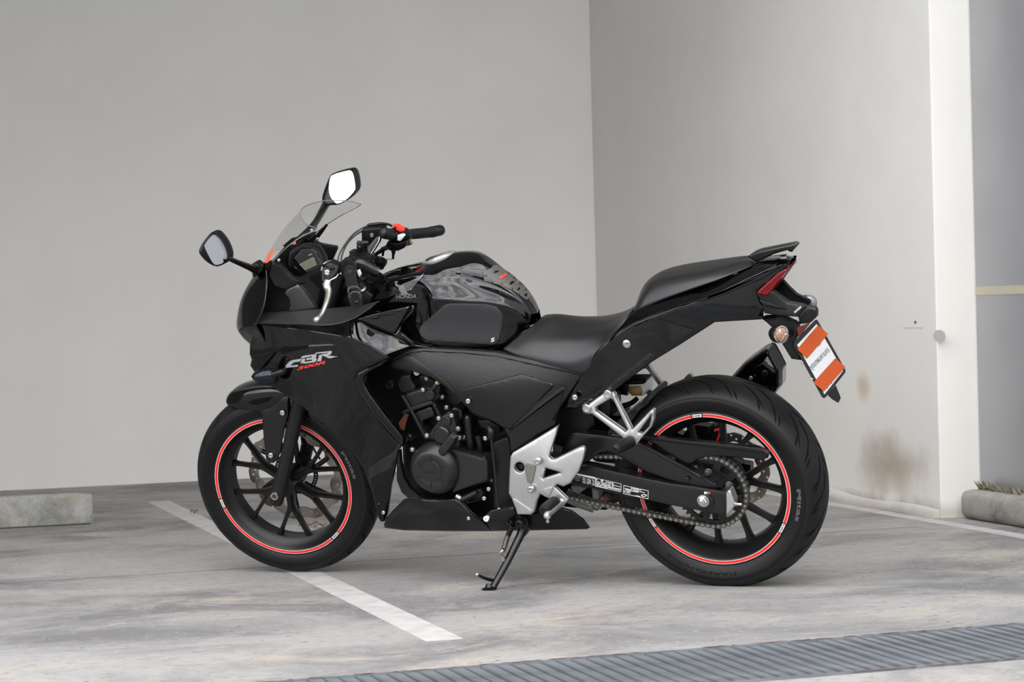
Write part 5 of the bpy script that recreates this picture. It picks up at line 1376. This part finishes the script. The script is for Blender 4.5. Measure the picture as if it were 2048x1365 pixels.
# axle
lathe('axle_plate', BK.p(*Z('G', (640, 805))[0], .134), [(-.004, .026), (.001, .026), (.002, .024), (.002, .001)], 'darkmetal', parent=sw1[0], seg=8, ph=.4)
an = lathe('axle_nut', BK.p(*Z('G', (627, 796))[0], .136), [(0, .0178), (.003, .0178), (.0035, .016)], 'steel', parent=sw1[0], seg=28)
lathe('axle_nut', BK.p(*Z('G', (627, 796))[0], .139), [(0, .0145), (.011, .0145), (.013, .012), (.0132, .009), (.017, .009), (.018, .007), (.018, .001)], 'steel', parent=sw1[0], seg=6, smooth=25)
boxm('adjuster_mark', BK.p(*Z('G', (680, 802))[0], .1335), (.008, .001, .018), 'plastic', parent=sw1[0])
tube('chain_adjuster', [(*Z('G', (812, 815))[0], .12, .007), (*Z('G', (832, 816))[0], .12, .007), (*Z('G', (835, 816))[0], .12, .0045), (*Z('G', (860, 818))[0], .12, .0045)], 'steel', parent=sw1[0], straight=True, seg=12)
for x, m in ((632, 'label'), (645, 'green'), (657, 'red')):
    decal('colour_sticker', Z('G', (x, 740), (x + 14, 742), (x + 14, 756), (x, 753)), SWL, m, .0012, parent=sw1[0])
# notices on the swingarm: printed frames and rows of small print
def rows_print(q0, ex, ey, rows, lat, seed):
    rnd = random.Random(seed); V = []; F = []
    for (r0, x0, x1, hh) in rows:
        x = x0
        while x < x1:
            w = rnd.uniform(.008, .03); g = rnd.uniform(.004, .01)
            if rnd.random() < .93:
                pts = [(x, r0), (min(x + w, x1), r0), (min(x + w, x1), r0 + hh * rnd.uniform(.6, 1)), (x, r0 + hh)]
                Q = np.array([(q0[0] + ex[0] * a + ey[0] * b, q0[1] + ex[1] * a + ey[1] * b) for a, b in pts])
                n = len(V); V += list(BK.P(Q, Field(lat, .0014)(Q))); F.append((n, n + 1, n + 2, n + 3))
            x += w + g
    X, F = thicken(np.array(V), F, (0, -1, 0), .0003)
    mk('notice_print', X, F, 'label', sw1[0], BK, 0)
def frame_print(pts, w, lat):
    P4 = np.array(pts); c = P4.mean(0)
    for i in range(4):
        a, b = P4[i], P4[(i + 1) % 4]; d = (b - a) / np.linalg.norm(b - a); nn = np.array([-d[1], d[0]]); nn *= np.sign(nn @ (c - a))
        decal('notice_frame', [a, b, b + nn * w, a + nn * w], lat, 'label', .0014, parent=sw1[0], step=30)
q = Z('N', (1085, 608), (1510, 700), (1505, 845), (1080, 752))
frame_print(q, .8, SWL)
rows_print(q[0], np.subtract(q[1], q[0]), np.subtract(q[3], q[0]), [(.1, .3, .7, .14), (.3, .04, .85, .09), (.42, .04, .6, .09), (.56, .04, .3, .1), (.72, .04, .28, .1), (.86, .5, .68, .09)], SWL, 3)
ring = [(1432 + 50 * math.cos(a), 782 + 22 * math.sin(a)) for a in np.linspace(0, 2 * math.pi, 14, endpoint=False)]
decal('notice_print', Z('N', *ring), SWL, 'label', .0014, parent=sw1[0], holes=[Z('N', *[(1432 + 38 * math.cos(a), 782 + 12 * math.sin(a)) for a in np.linspace(0, 2 * math.pi, 12, endpoint=False)])], step=6)
q = Z('N', (262, 400), (600, 470), (596, 500), (258, 425)); decal('notice_print', q, SWL, 'label', .0014, parent=sw1[0])
q = Z('N', (600, 480), (1048, 585), (1042, 722), (596, 625)); frame_print(q, .6, SWL)
rows_print(q[0], np.subtract(q[1], q[0]), np.subtract(q[3], q[0]), [(.03, .0, .08, .3), (.03, .22, .3, .3), (.14, .35, .65, .12), (.1, .65, .7, .5), (.34, .0, .98, .08), (.48, .02, .6, .1), (.62, .0, .98, .09), (.74, .0, .98, .1), (.88, .0, .5, .1)], SWL, 5)
q = Z('N', (240, 430), (590, 510), (585, 600), (240, 540))
rows_print(q[0], np.subtract(q[1], q[0]), np.subtract(q[3], q[0]), [(.05 + .16 * k, x0, x1, .09) for k in range(6) for x0, x1 in ((.42, .56), (.62, .82), (.88, .99))] + [(.1, .05, .35, .05), (.4, .05, .3, .05), (.7, .05, .25, .05)], SWL, 7)

# ---- sprocket and chain
SPL, SR = .079, .1037
def sprocket(name, c, teeth, r, lat, m, windows):
    N = teeth * 8; out = []
    for i in range(N):
        a = 2 * math.pi * i / N; ph = (i % 8) / 8; t = .5 + .5 * math.cos(2 * math.pi * ph)
        rr = r - .005 + .010 * t ** 1.3; out.append(np.array([rr * math.cos(a), rr * math.sin(a)]))
    hl = []
    if windows:
        for k in range(windows):
            for (f0, f1, r0, r1) in ((.08, .42, .068, .087), (.58, .92, .068, .087)):
                a0, a1 = [2 * math.pi * (k + f) / windows for f in (f0, f1)]
                hl.append([np.array([rr * math.cos(a), rr * math.sin(a)]) for rr, aa in ((r1, (a0, a1)), (r0, (a1 - .06, a0 + .06))) for a in np.linspace(*aa, 6)])
        hl.append([np.array([.036 * math.cos(a), .036 * math.sin(a)]) for a in np.linspace(0, 2 * math.pi, 24, endpoint=False)])
    pts = np.vstack([out] + hl) if hl else np.array(out); cons = []; b = 0
    for L in [out] + hl:
        n = len(L); cons += [(b + i, b + (i + 1) % n) for i in range(n)]; b += n
    vs, es, fs, *_ = delaunay_2d_cdt([Vector(q) for q in pts], cons, [], 0, 1e-7)
    V2 = np.array([(v.x, v.y) for v in vs]); T = np.array([f for f in fs]); ce = V2[T].mean(1); k = inside(np.array(out), ce)
    for h in hl: k &= ~inside(np.array(h), ce)
    T = T[k]; n = len(V2); X = lambda l: np.c_[c[0] + V2[:, 0], np.full(n, -l), c[2] + V2[:, 1]]
    ed = {}
    for f in T:
        for a_, b_ in ((f[0], f[1]), (f[1], f[2]), (f[2], f[0])): ed[(a_, b_)] = 1
    F = [tuple(f) for f in T] + [tuple(f[::-1] + n) for f in T] + [(b_, a_, a_ + n, b_ + n) for (a_, b_) in ed if (b_, a_) not in ed]
    return mk(name, np.vstack([X(lat + .0035), X(lat - .0035)]), F, m, RIMR if windows else 'root', BK, 30)
sp = sprocket('rear_sprocket', RCN, 41, SR, SPL, 'satin', 5)
lathe('sprocket_carrier', RCN, [(.05, .07), (.074, .066), (.078, .05), (.08, .045), (.11, .03), (.112, .012)], 'wheelblack', parent=RIMR, seg=40)
for k in range(5):
    a = 20 + 72 * k
    lathe('sprocket_nut', ringpts(RCN, .058, SPL + .003, a), [(0, .0115), (.003, .0115), (.004, .0085), (.012, .0085), (.013, .005), (.018, .005), (.0182, .001)], 'chainsteel', parent=RIMR, seg=6 if 0 else 14)
CF_ = BK.p(948, 928, SPL); SRF = .034
front_sp = sprocket('front_sprocket', CF_, 15, SRF, SPL, 'darkmetal', 0)
# chain path: round both sprockets and along the two runs
c1 = np.array([RCN[0], RCN[2]]); c2 = np.array([CF_[0], CF_[2]]); r1, r2 = SR, SRF
dv = c2 - c1; D_ = np.linalg.norm(dv); th = math.atan2(dv[1], dv[0]); be = math.acos((r1 - r2) / D_)
pt = []
for a in np.linspace(th + be, th + 2 * math.pi - be, 160): pt.append(c1 + r1 * np.array([math.cos(a), math.sin(a)]))
pa = c1 + r1 * np.array([math.cos(th - be), math.sin(th - be)]); pb_ = c2 + r2 * np.array([math.cos(th - be), math.sin(th - be)])
lower = pa if pa[1] < (c1 + r1 * np.array([math.cos(th + be), math.sin(th + be)]))[1] else None
def run(p, q, sag):
    return [p + (q - p) * t + np.array([0, -sag * 4 * t * (1 - t)]) for t in np.linspace(.02, .98, 40)]
e_ = pt[-1]; s_ = c2 + r2 * np.array([math.cos(th - be), math.sin(th - be)])
lowrun = e_[1] < c1[1]
pt += run(e_, s_, .006 if lowrun else .003)
for a in np.linspace(th - be, th + be, 40): pt.append(c2 + r2 * np.array([math.cos(a), math.sin(a)]))
pt += run(pt[-1], pt[0], .003 if lowrun else .006)
pt = np.array(pt + [pt[0]]); sl = np.r_[0, np.cumsum(np.hypot(*np.diff(pt, axis=0).T))]; NL = int(round(sl[-1] / .015875 / 2)) * 2
pos = np.array([[np.interp(sl[-1] * i / NL, sl, pt[:, k]) for k in (0, 1)] for i in range(NL + 1)])
V = []; F = []
for p in pos[:-1]:
    b = len(V)
    for l in (SPL + .0112, SPL - .0112):
        for k in range(8): V.append((p[0] + .0028 * math.cos(k * math.pi / 4), -l, p[1] + .0028 * math.sin(k * math.pi / 4)))
    F += [(b + k, b + (k + 1) % 8, b + 8 + (k + 1) % 8, b + 8 + k) for k in range(8)] + [tuple(range(b, b + 8)), tuple(range(b + 8, b + 16))]
    b = len(V)
    for l in (SPL + .0045, SPL - .0045):
        for k in range(10): V.append((p[0] + .0051 * math.cos(k * math.pi / 5), -l, p[1] + .0051 * math.sin(k * math.pi / 5)))
    F += [(b + k, b + (k + 1) % 10, b + 10 + (k + 1) % 10, b + 10 + k) for k in range(10)] + [tuple(range(b, b + 10)), tuple(range(b + 10, b + 20))]
chain = mk('drive_chain', V, F, 'steel', 'root', BK, 40)
def link_mesh(name, lo, th_, rr, waist):
    V = []; F = []; P2 = 15.875e-3
    prof = [(rr * math.cos(a), rr * math.sin(a)) for a in np.linspace(math.pi * .3, math.pi * 1.7, 9)] + [(P2 / 2, -waist)] + [(P2 + rr * math.cos(a), rr * math.sin(a)) for a in np.linspace(-math.pi * .7, math.pi * .7, 9)] + [(P2 / 2, waist)]
    for sgn in (1, -1):
        b = len(V); n = len(prof)
        for l in (lo, lo + th_):
            V += [(x, -sgn * l, z) for x, z in prof]
        F += [tuple(range(b, b + n)), tuple(range(b + n, b + 2 * n))] + [(b + k, b + (k + 1) % n, b + n + (k + 1) % n, b + n + k) for k in range(n)]
    me = bpy.data.meshes.new(name); me.from_pydata(V, [], F)
    bb = bmesh.new(); bb.from_mesh(me); bmesh.ops.recalc_face_normals(bb, faces=bb.faces); bb.to_mesh(me); bb.free()
    me.materials.append(MT['chainsteel']); return me
LM = [link_mesh('outer_link', .0082, .0018, .0072, .0048), link_mesh('inner_link', .0058, .0018, .0070, .0046)]
for i in range(NL):
    p, q = pos[i], pos[i + 1]; a = math.atan2(q[1] - p[1], q[0] - p[0])
    o = bpy.data.objects.new('outer_link' if i % 2 == 0 else 'inner_link', LM[i % 2]); COL.objects.link(o); o.parent = chain
    o.location = (p[0], -SPL, p[1]); o.rotation_euler = (0, -a, 0)

# ---- tail
TL = ['q', (1120, 815, .130), (1165, 742, .146), (1240, 662, .150), (1340, 612, .143), (1417, 593, .132), (1300, 690, .148), (1400, 660, .128), (1500, 555, .098), (1520, 610, .086), (1575, 520, .035), (1525, 640, .08), (1200, 790, .142), (1250, 740, .15)]
ts = panel('tail_cowl', Z('F', (428, 416), (510, 290), (590, 162), (700, 0)) + Z('H', (0, 748), (100, 690), (220, 638), (430, 558), (690, 490), (800, 452), (950, 385), (1100, 320), (1245, 240), (1322, 212), (1310, 252), (1230, 320), (1100, 425), (1068, 458), (1090, 510), (1125, 560), (1112, 660), (900, 672), (740, 682), (480, 850), (260, 985), (208, 1022)) + Z('F', (905, 232), (825, 292), (690, 360), (545, 425), (450, 424)), TL, 'gloss', .004, .0065, 8, mirror=True)
TU = [*Z('H', (0, 745, .148), (105, 605, .118), (220, 636, .150), (300, 525, .116), (430, 556, .146), (560, 465, .116), (690, 490, .140), (190, 565, .116))]
panel('tail_shoulder', Z('F', (702, 0)) + Z('H', (-20, 740), (60, 650), (110, 600), (200, 560), (400, 478), (560, 448), (700, 470), (690, 490), (430, 560), (220, 640), (100, 692), (0, 750)), TU, 'gloss', .004, .0015, 7, mirror=True)
TS = [*Z('H', (560, 465, .112), (690, 488, .140), (800, 440, .132), (900, 310, .075), (1230, 190, .024), (1245, 240, .058), (1000, 340, .108))]
panel('seat_cowl_strip', Z('H', (558, 468), (600, 445), (700, 395), (900, 312), (1050, 250), (1232, 184), (1248, 186), (1240, 210), (1205, 252), (1000, 345), (800, 440), (700, 472), (640, 480)), TS, 'gloss', .006, .005, 6, mirror=True, off=.004)
panel('tail_tip', Z('H', (1060, 215), (1230, 188), (1335, 184), (1338, 190), (1320, 214), (1245, 242), (1205, 262), (1000, 350), (800, 442), (900, 330)), [*Z('H', (1060, 215, .03), (1335, 186, .008), (1245, 242, .055), (1000, 350, .10), (800, 442, .128))], 'gloss', .004, .003, 7, mirror=True)
panel('tail_tray', Z('H', (900, 275), (1060, 255), (1290, 222), (1250, 255), (950, 345)), .03, 'shadeblack', .01, .002, 8, back=-.03)
decal('tail_glint', Z('H', (905, 392), (1030, 325), (1180, 282), (1100, 325), (990, 365)), TL, 'gloss', .003)
lk = lathe('seat_lock', BK.p(*Z('H', (54, 850))[0], .152), [(-.01, .0115), (.003, .0115), (.004, .010), (.004, .001)], 'steel', seg=24)
boxm('key_slot', BK.p(*Z('H', (54, 850))[0], .1565), (.009, .0012, .002), 'blackink', parent=lk)
bolt(Z('F', (538, 342))[0], .152, .0085, 'steel')
panel('tail_lamp', Z('H', (1306, 258), (1298, 285), (1152, 474), (1130, 475), (1072, 458), (1070, 448), (1105, 415), (1235, 300)), [*Z('H', (1306, 258, .05), (1150, 475, .075), (1072, 455, .095))], 'redlens', .02, .004, 5, mirror=True)
panel('tail_lamp_core', Z('H', (1300, 262), (1298, 285), (1152, 474), (1180, 440), (1250, 340)), .05, 'redcore', .1, .002, 6, back=-.05)
gr = panel('grab_rail', Z('H', (998, 168), (1040, 140), (1085, 124), (1200, 100), (1352, 70), (1374, 78), (1376, 90), (1342, 134), (1312, 128), (1310, 118), (1200, 150), (1110, 196), (1062, 212), (1035, 196)), .03, 'gloss', .03, .006, 5)
# rear fender and plate holder
panel('rear_fender', Z('H', (1070, 462), (1188, 436), (1240, 475), (1312, 526), (1420, 548), (1450, 562), (1392, 640), (1250, 632), (1128, 612), (1112, 560), (1098, 520)), [*Z('H', (1070, 462, .085), (1190, 440, .06), (1440, 560, .035), (1390, 640, .05), (1128, 612, .08))], 'matte', .01, .004, 6, mirror=True)
panel('fender_top', Z('H', (1150, 480), (1190, 440), (1312, 528), (1430, 552), (1450, 565), (1400, 590), (1180, 560)), .03, 'matte', .02, .004, 6)
panel('fender_ridge', Z('H', (1085, 508), (1130, 520), (1300, 576), (1290, 582), (1150, 558), (1112, 545)), [*Z('H', (1070, 462, .09), (1190, 440, .072), (1300, 580, .06), (1128, 612, .088))], 'matte', .006, .003, 5)
lh = panel('plate_lamp', Z('H', (1390, 632), (1448, 562), (1524, 570), (1536, 600), (1534, 640), (1492, 682), (1470, 690), (1400, 696)), .045, 'matte', .016, .006, 5)
decal('lamp_gap', Z('H', (1388, 640), (1444, 566), (1448, 568), (1394, 642)), .052, 'groove', .001, parent=lh)
decal_text('lamp_lettering', 'HONDA', Z('H', (1356, 600))[0], (13.5, -11.5), (2.0, 3.4), [*Z('H', (1070, 462, .085), (1190, 440, .06), (1440, 560, .045), (1390, 640, .05))], 'label', off=.009, parent=lh)
panel('plate_arm', Z('H', (1100, 650), (1130, 640), (1255, 634), (1360, 682), (1392, 702), (1388, 790), (1350, 850), (1360, 900), (1425, 980), (1338, 968), (1272, 862), (1205, 740), (1140, 680)), .04, 'matte', .02, .006, 7)
panel('arm_ridge', Z('H', (1110, 655), (1262, 640), (1365, 690), (1362, 700), (1258, 655), (1130, 668)), .046, 'matte', .006, .003, 5)
panel('rear_reflector', Z('H', (1380, 728), (1465, 695), (1475, 700), (1400, 795), (1388, 780)), [*Z('H', (1385, 730, .05), (1470, 697, -.03), (1395, 790, .05))], 'redlens', .01, .002, 4)
for s in (1, -1):
    if s > 0:
        c = BK.p(*Z('H', (1240, 775))[0], .135); axl = np.array([.82, -.55, .05])
        ri = lathe('rear_indicator', c, [(-.030, .006), (-.026, .016), (-.012, .0235), (.004, .0245), (.010, .022)], 'plastic', axl, seg=28, smooth=60)
        lathe('indicator_lens', c, [(.008, .0205), (.016, .0185), (.021, .012), (.0225, .001)], 'amber', axl, BK, ri, 20)
        lathe('lens_bezel', c, [(.007, .0238), (.011, .0238), (.0115, .0215), (.0075, .0215)], 'chrome', axl, BK, ri, 24, closed=True)
        for k in range(3):
            u_, v_, a_ = basis(axl); an_ = 2.1 * k + .5
            tube3('lens_rib', [c + a_ * .0215, c + a_ * .0205 + .01 * (math.cos(an_) * u_ + math.sin(an_) * v_), c + a_ * .0145 + .019 * (math.cos(an_) * u_ + math.sin(an_) * v_)], .0022, 'chrome', parent=ri, seg=6)
        tube3('indicator_stem', [c, BK.p(*Z('H', (1320, 770))[0], .045)], .011, 'plastic', parent=ri, straight=True)
    else:
        c = BK.p(*Z('H', (1470, 530))[0], -.135); axl = np.array([.86, -.45, .05])
        ri = lathe('rear_indicator', c, [(-.036, .008), (-.030, .018), (-.012, .0225), (.0, .0230)], 'plastic', (.86, .1, .05), seg=28, smooth=60)
        lathe('indicator_lens', c, [(-.004, .0232), (.006, .0225), (.016, .018), (.022, .010), (.024, .001)], 'clearlens', (.86, .1, .05), BK, ri, 24)
        tube3('indicator_stem', [c, BK.p(*Z('H', (1450, 570))[0], -.04)], .011, 'plastic', parent=ri, straight=True)
# number plate
Mz = lambda *p: Z('M', *p)
PLF = [*Mz((255, 650, .092), (480, 428, -.092), (785, 965, -.092), (560, 1240, .092))]
lpf = panel('number_plate', Mz((246, 668), (262, 640), (468, 428), (486, 428), (498, 445), (786, 958), (782, 985), (584, 1236), (560, 1244), (540, 1225), (250, 690)), PLF, 'darkmetal', .008, .004, 5)
lpf['label'] = 'white number plate in a dark frame'
panel('plate_sheet', Mz((285, 685), (488, 465), (768, 958), (572, 1205)), PLF, 'white', .001, .0005, 8, off=.0015, parent=lpf)
decal_text('plate_lettering', 'กรุงเทพมหานคร', Mz((437, 985))[0], (38.5, -41), (-6.2, -12.0), PLF, 'blackink', off=.0022, parent=lpf, bold=False)
for p in (((503, 690), (512, 680), (520, 692), (512, 700)), ((518, 668), (526, 660), (534, 676), (526, 684)), ((598, 1136), (606, 1126), (610, 1136), (602, 1144)), ((638, 1088), (650, 1076), (652, 1084), (643, 1094))):
    decal('plate_lettering', Mz(*p), PLF, 'blackink', .0022, parent=lpf, step=9)
for p in (((285, 730), (505, 475), (610, 570), (390, 827)), ((455, 1080), (685, 824), (791, 916), (566, 1174))):
    panel('orange_strip', Mz(*p), PLF, 'orange', .0004, 0, 12, off=.0045, parent=lpf)['label'] = 'flat orange strip covering part of the plate'
for q in Mz((343, 877), (437, 1047)):
    bolt(q, .098, .0042, 'steel', parent=lpf)
panel('mud_flap', Mz((600, 1205), (640, 1165), (684, 1115), (720, 1200), (738, 1250), (716, 1294), (650, 1255)), [*Mz((600, 1205, .03), (684, 1115, -.05), (716, 1294, -.02))], 'plastic', .006, .003, 5)

# ---- exhaust, rear mudguard, reservoir
mf = panel('muffler', Z('H', (850, 1125), (960, 1002), (1090, 910), (1142, 886), (1166, 902), (1215, 990), (1250, 1062), (1248, 1182), (1205, 1246), (1120, 1260), (950, 1240), (860, 1200)), [*Z('H', (850, 1125, -.15), (1142, 886, -.14), (1250, 1100, -.115), (1205, 1246, -.12))], 'gloss', .06, .028, 6)
MFF = [*Z('H', (850, 1125, -.15), (1142, 886, -.14), (1250, 1100, -.115), (1205, 1246, -.12))]
panel('muffler_band', Z('H', (1135, 890), (1160, 898), (1240, 1060), (1238, 1180), (1200, 1240), (1225, 1175), (1225, 1070)), MFF, 'satin', .004, .002, 5, off=.001, parent=mf)
lathe('muffler_screw', BK.p(*Z('H', (1130, 1085))[0], -.128), [(-.004, .011), (.001, .011), (.002, .009), (.001, .001)], 'satin', parent=mf, seg=20)
bolt(Z('H', (1020, 1118))[0], -.128, .006, 'silverdark', parent=mf); bolt(Z('H', (1132, 1205))[0], -.12, .004, 'silverdark', parent=mf)
tube('exhaust_pipe', [(*Z('N', (100, 770))[0], -.02, .02), (*Z('N', (330, 870))[0], -.03, .021), (*Z('N', (600, 965))[0], -.04, .021)], 'silverdark')
tube('exhaust_link', [(*Z('O', (1200, 1000))[0], -.10, .022), (*Z('O', (1320, 960))[0], -.16, .026), (*Z('O', (1440, 880))[0], -.19, .032)], 'darkmetal')
lp_ = panel('linkage_plate', Z('N', (545, 655), (668, 690), (668, 830), (600, 900), (560, 860)), .02, 'kerbc', .03, .004, 5)
panel('linkage_plate', Z('N', (180, 640), (330, 620), (450, 660), (330, 745), (270, 740)), .0, 'kerbc', .03, .004, 5)
lathe('linkage_bush', BK.p(*Z('N', (615, 960))[0], .03), [(-.04, .0155), (.0, .0155), (.001, .0125), (-.006, .0115), (-.008, .001)], 'silverdark', seg=24)
tube('lower_link', [(*Z('N', (760, 830))[0], .0, .009), (*Z('N', (830, 790))[0], .0, .012)], 'rusty')
panel('mudguard', Z('F', (1150, 255), (1168, 228), (1190, 222), (1208, 240), (1200, 262), (1142, 300), (1090, 372), (960, 560), (900, 560), (920, 450), (1000, 370)), -.078, 'satin', .16, .006, 7, back=.078)
rb = panel('brake_fluid_cup', Z('F', (920, 246), (1030, 240), (1058, 222), (1064, 290), (1030, 330), (948, 332), (922, 300)), -.06, 'cupbody', .045, .006, 5)
panel('cup_fluid', Z('F', (922, 262), (1012, 255), (1026, 300), (1018, 330), (946, 331), (925, 300)), -.06, 'fluid', .03, .004, 5, parent=rb, off=.002)
panel('cup_cap', Z('F', (885, 232), (935, 213), (1050, 213), (1052, 232), (1030, 246), (918, 250)), -.055, 'plastic', .05, .005, 5, parent=rb)
panel('cup_bracket', Z('F', (870, 230), (925, 250), (915, 330), (850, 320), (840, 260)), -.06, 'plastic', .02, .003, 5, parent=rb)
tube('brake_hose', [(*Z('F', (985, 350))[0], -.05, .007), (*Z('F', (940, 385))[0], -.05, .0075), (*Z('F', (860, 410))[0], -.05, .0085), (*Z('F', (800, 430))[0], -.05, .008)], 'plastic')
panel('caliper_bracket', Z('G', (550, 330), (640, 340), (720, 350), (740, 420), (740, 450), (560, 450), (500, 400)), -.05, 'plastic', .03, .006, 6)
panel('rear_caliper', Z('G', (640, 350), (690, 330), (705, 345), (660, 400), (640, 390)), -.045, 'darkmetal', .03, .006, 5)
for k in range(2):
    tube('caliper_wire', [(*Z('G', (695, 365 + 8 * k))[0], -.04, .0025), (*Z('G', (722, 360 + 5 * k))[0], -.04, .0025), (*Z('G', (730 - 6 * k, 385))[0], -.04, .0025), (*Z('G', (714 - 4 * k, 430))[0], -.04, .0025)], 'red', n=5, seg=8)

# ---- side stand
foot = ground((968, 1180)); I_ = np.linalg.inv(MB); fb = I_[:3, :3] @ foot + I_[:3, 3]
lfoot = -fb[1]
Lq = lambda x, y: Z('L', (x, y))[0]
def lt(t): return .135 + (lfoot - .135) * t
stz = tube('side_stand', [(*Lq(575, 700), lt(0), .0125), (*Lq(545, 790), lt(.12), .0122), (*Lq(420, 1040), lt(.58), .0110), (*Lq(330, 1200), lt(.88), .0102), (*Lq(300, 1255), lt(.97), .0105)], 'satin', seg=18, straight=True)
gz = I_[:3, :3] @ np.array([0, 0, 1.])
fo_ = ground(Lq(266, 1276)); fo_b = I_[:3, :3] @ fo_ + I_[:3, 3]
lathe('stand_foot', fo_b, [(0, .022), (.003, .023), (.005, .019), (.008, .012), (.018, .0085)], 'satin', gz, parent=stz, seg=24)
tube('stand_tang', [(*Lq(300, 1190), lt(.86), .0055), (*Lq(240, 1175), lt(.86) + .02, .0048), (*Lq(165, 1143), lt(.86) + .045, .0046)], 'satin', parent=stz, seg=10)
lathe('tang_ball', BK.p(*Lq(155, 1139), lt(.86) + .048), [(-.006, .001), (-.005, .0045), (0, .0068), (.005, .0045), (.006, .001)], 'silverdark', parent=stz, seg=14, smooth=80)
pv = panel('stand_pivot', Z('L', (440, 640), (465, 605), (520, 585), (600, 620), (625, 680), (620, 740), (580, 800), (545, 780), (520, 720), (470, 690), (440, 675)), .150, 'satin', .03, .006, 5)
bolt(Lq(463, 652), .165, .0085, 'darkmetal', parent=pv, h=.012); bolt(Lq(545, 670), .165, .0125, 'darkmetal', parent=pv, h=.010)
tube('spring_rod', [(*Lq(478, 690), .162, .0075), (*Lq(455, 740), .164, .0085), (*Lq(435, 788), .168, .0075)], 'satin', parent=pv, seg=12)
A_, B_ = BK.p(*Lq(432, 788), .168), BK.p(*Lq(396, 915), lt(.45) + .02)
dd = B_ - A_; u_, v_, a_ = basis(dd); N_ = 15 * 10
tube3('stand_spring', [A_ + dd * i / N_ + .0062 * (math.cos(i * 2 * math.pi / 10) * u_ + math.sin(i * 2 * math.pi / 10) * v_) for i in range(N_ + 1)], .0017, 'chainsteel', parent=stz, seg=6, straight=True)
tube('spring_hook', [(*Lq(396, 915), lt(.45) + .02, .006), (*Lq(372, 940), lt(.48) + .02, .004), (*Lq(385, 965), lt(.5) + .012, .005), (*Lq(395, 1010), lt(.54) + .006, .007)], 'silverdark', parent=stz, seg=8)
panel('stand_bracket', Z('L', (500, 590), (640, 560), (700, 600), (660, 690), (620, 720), (560, 640)), .12, 'plastic', .05, .005, 6)
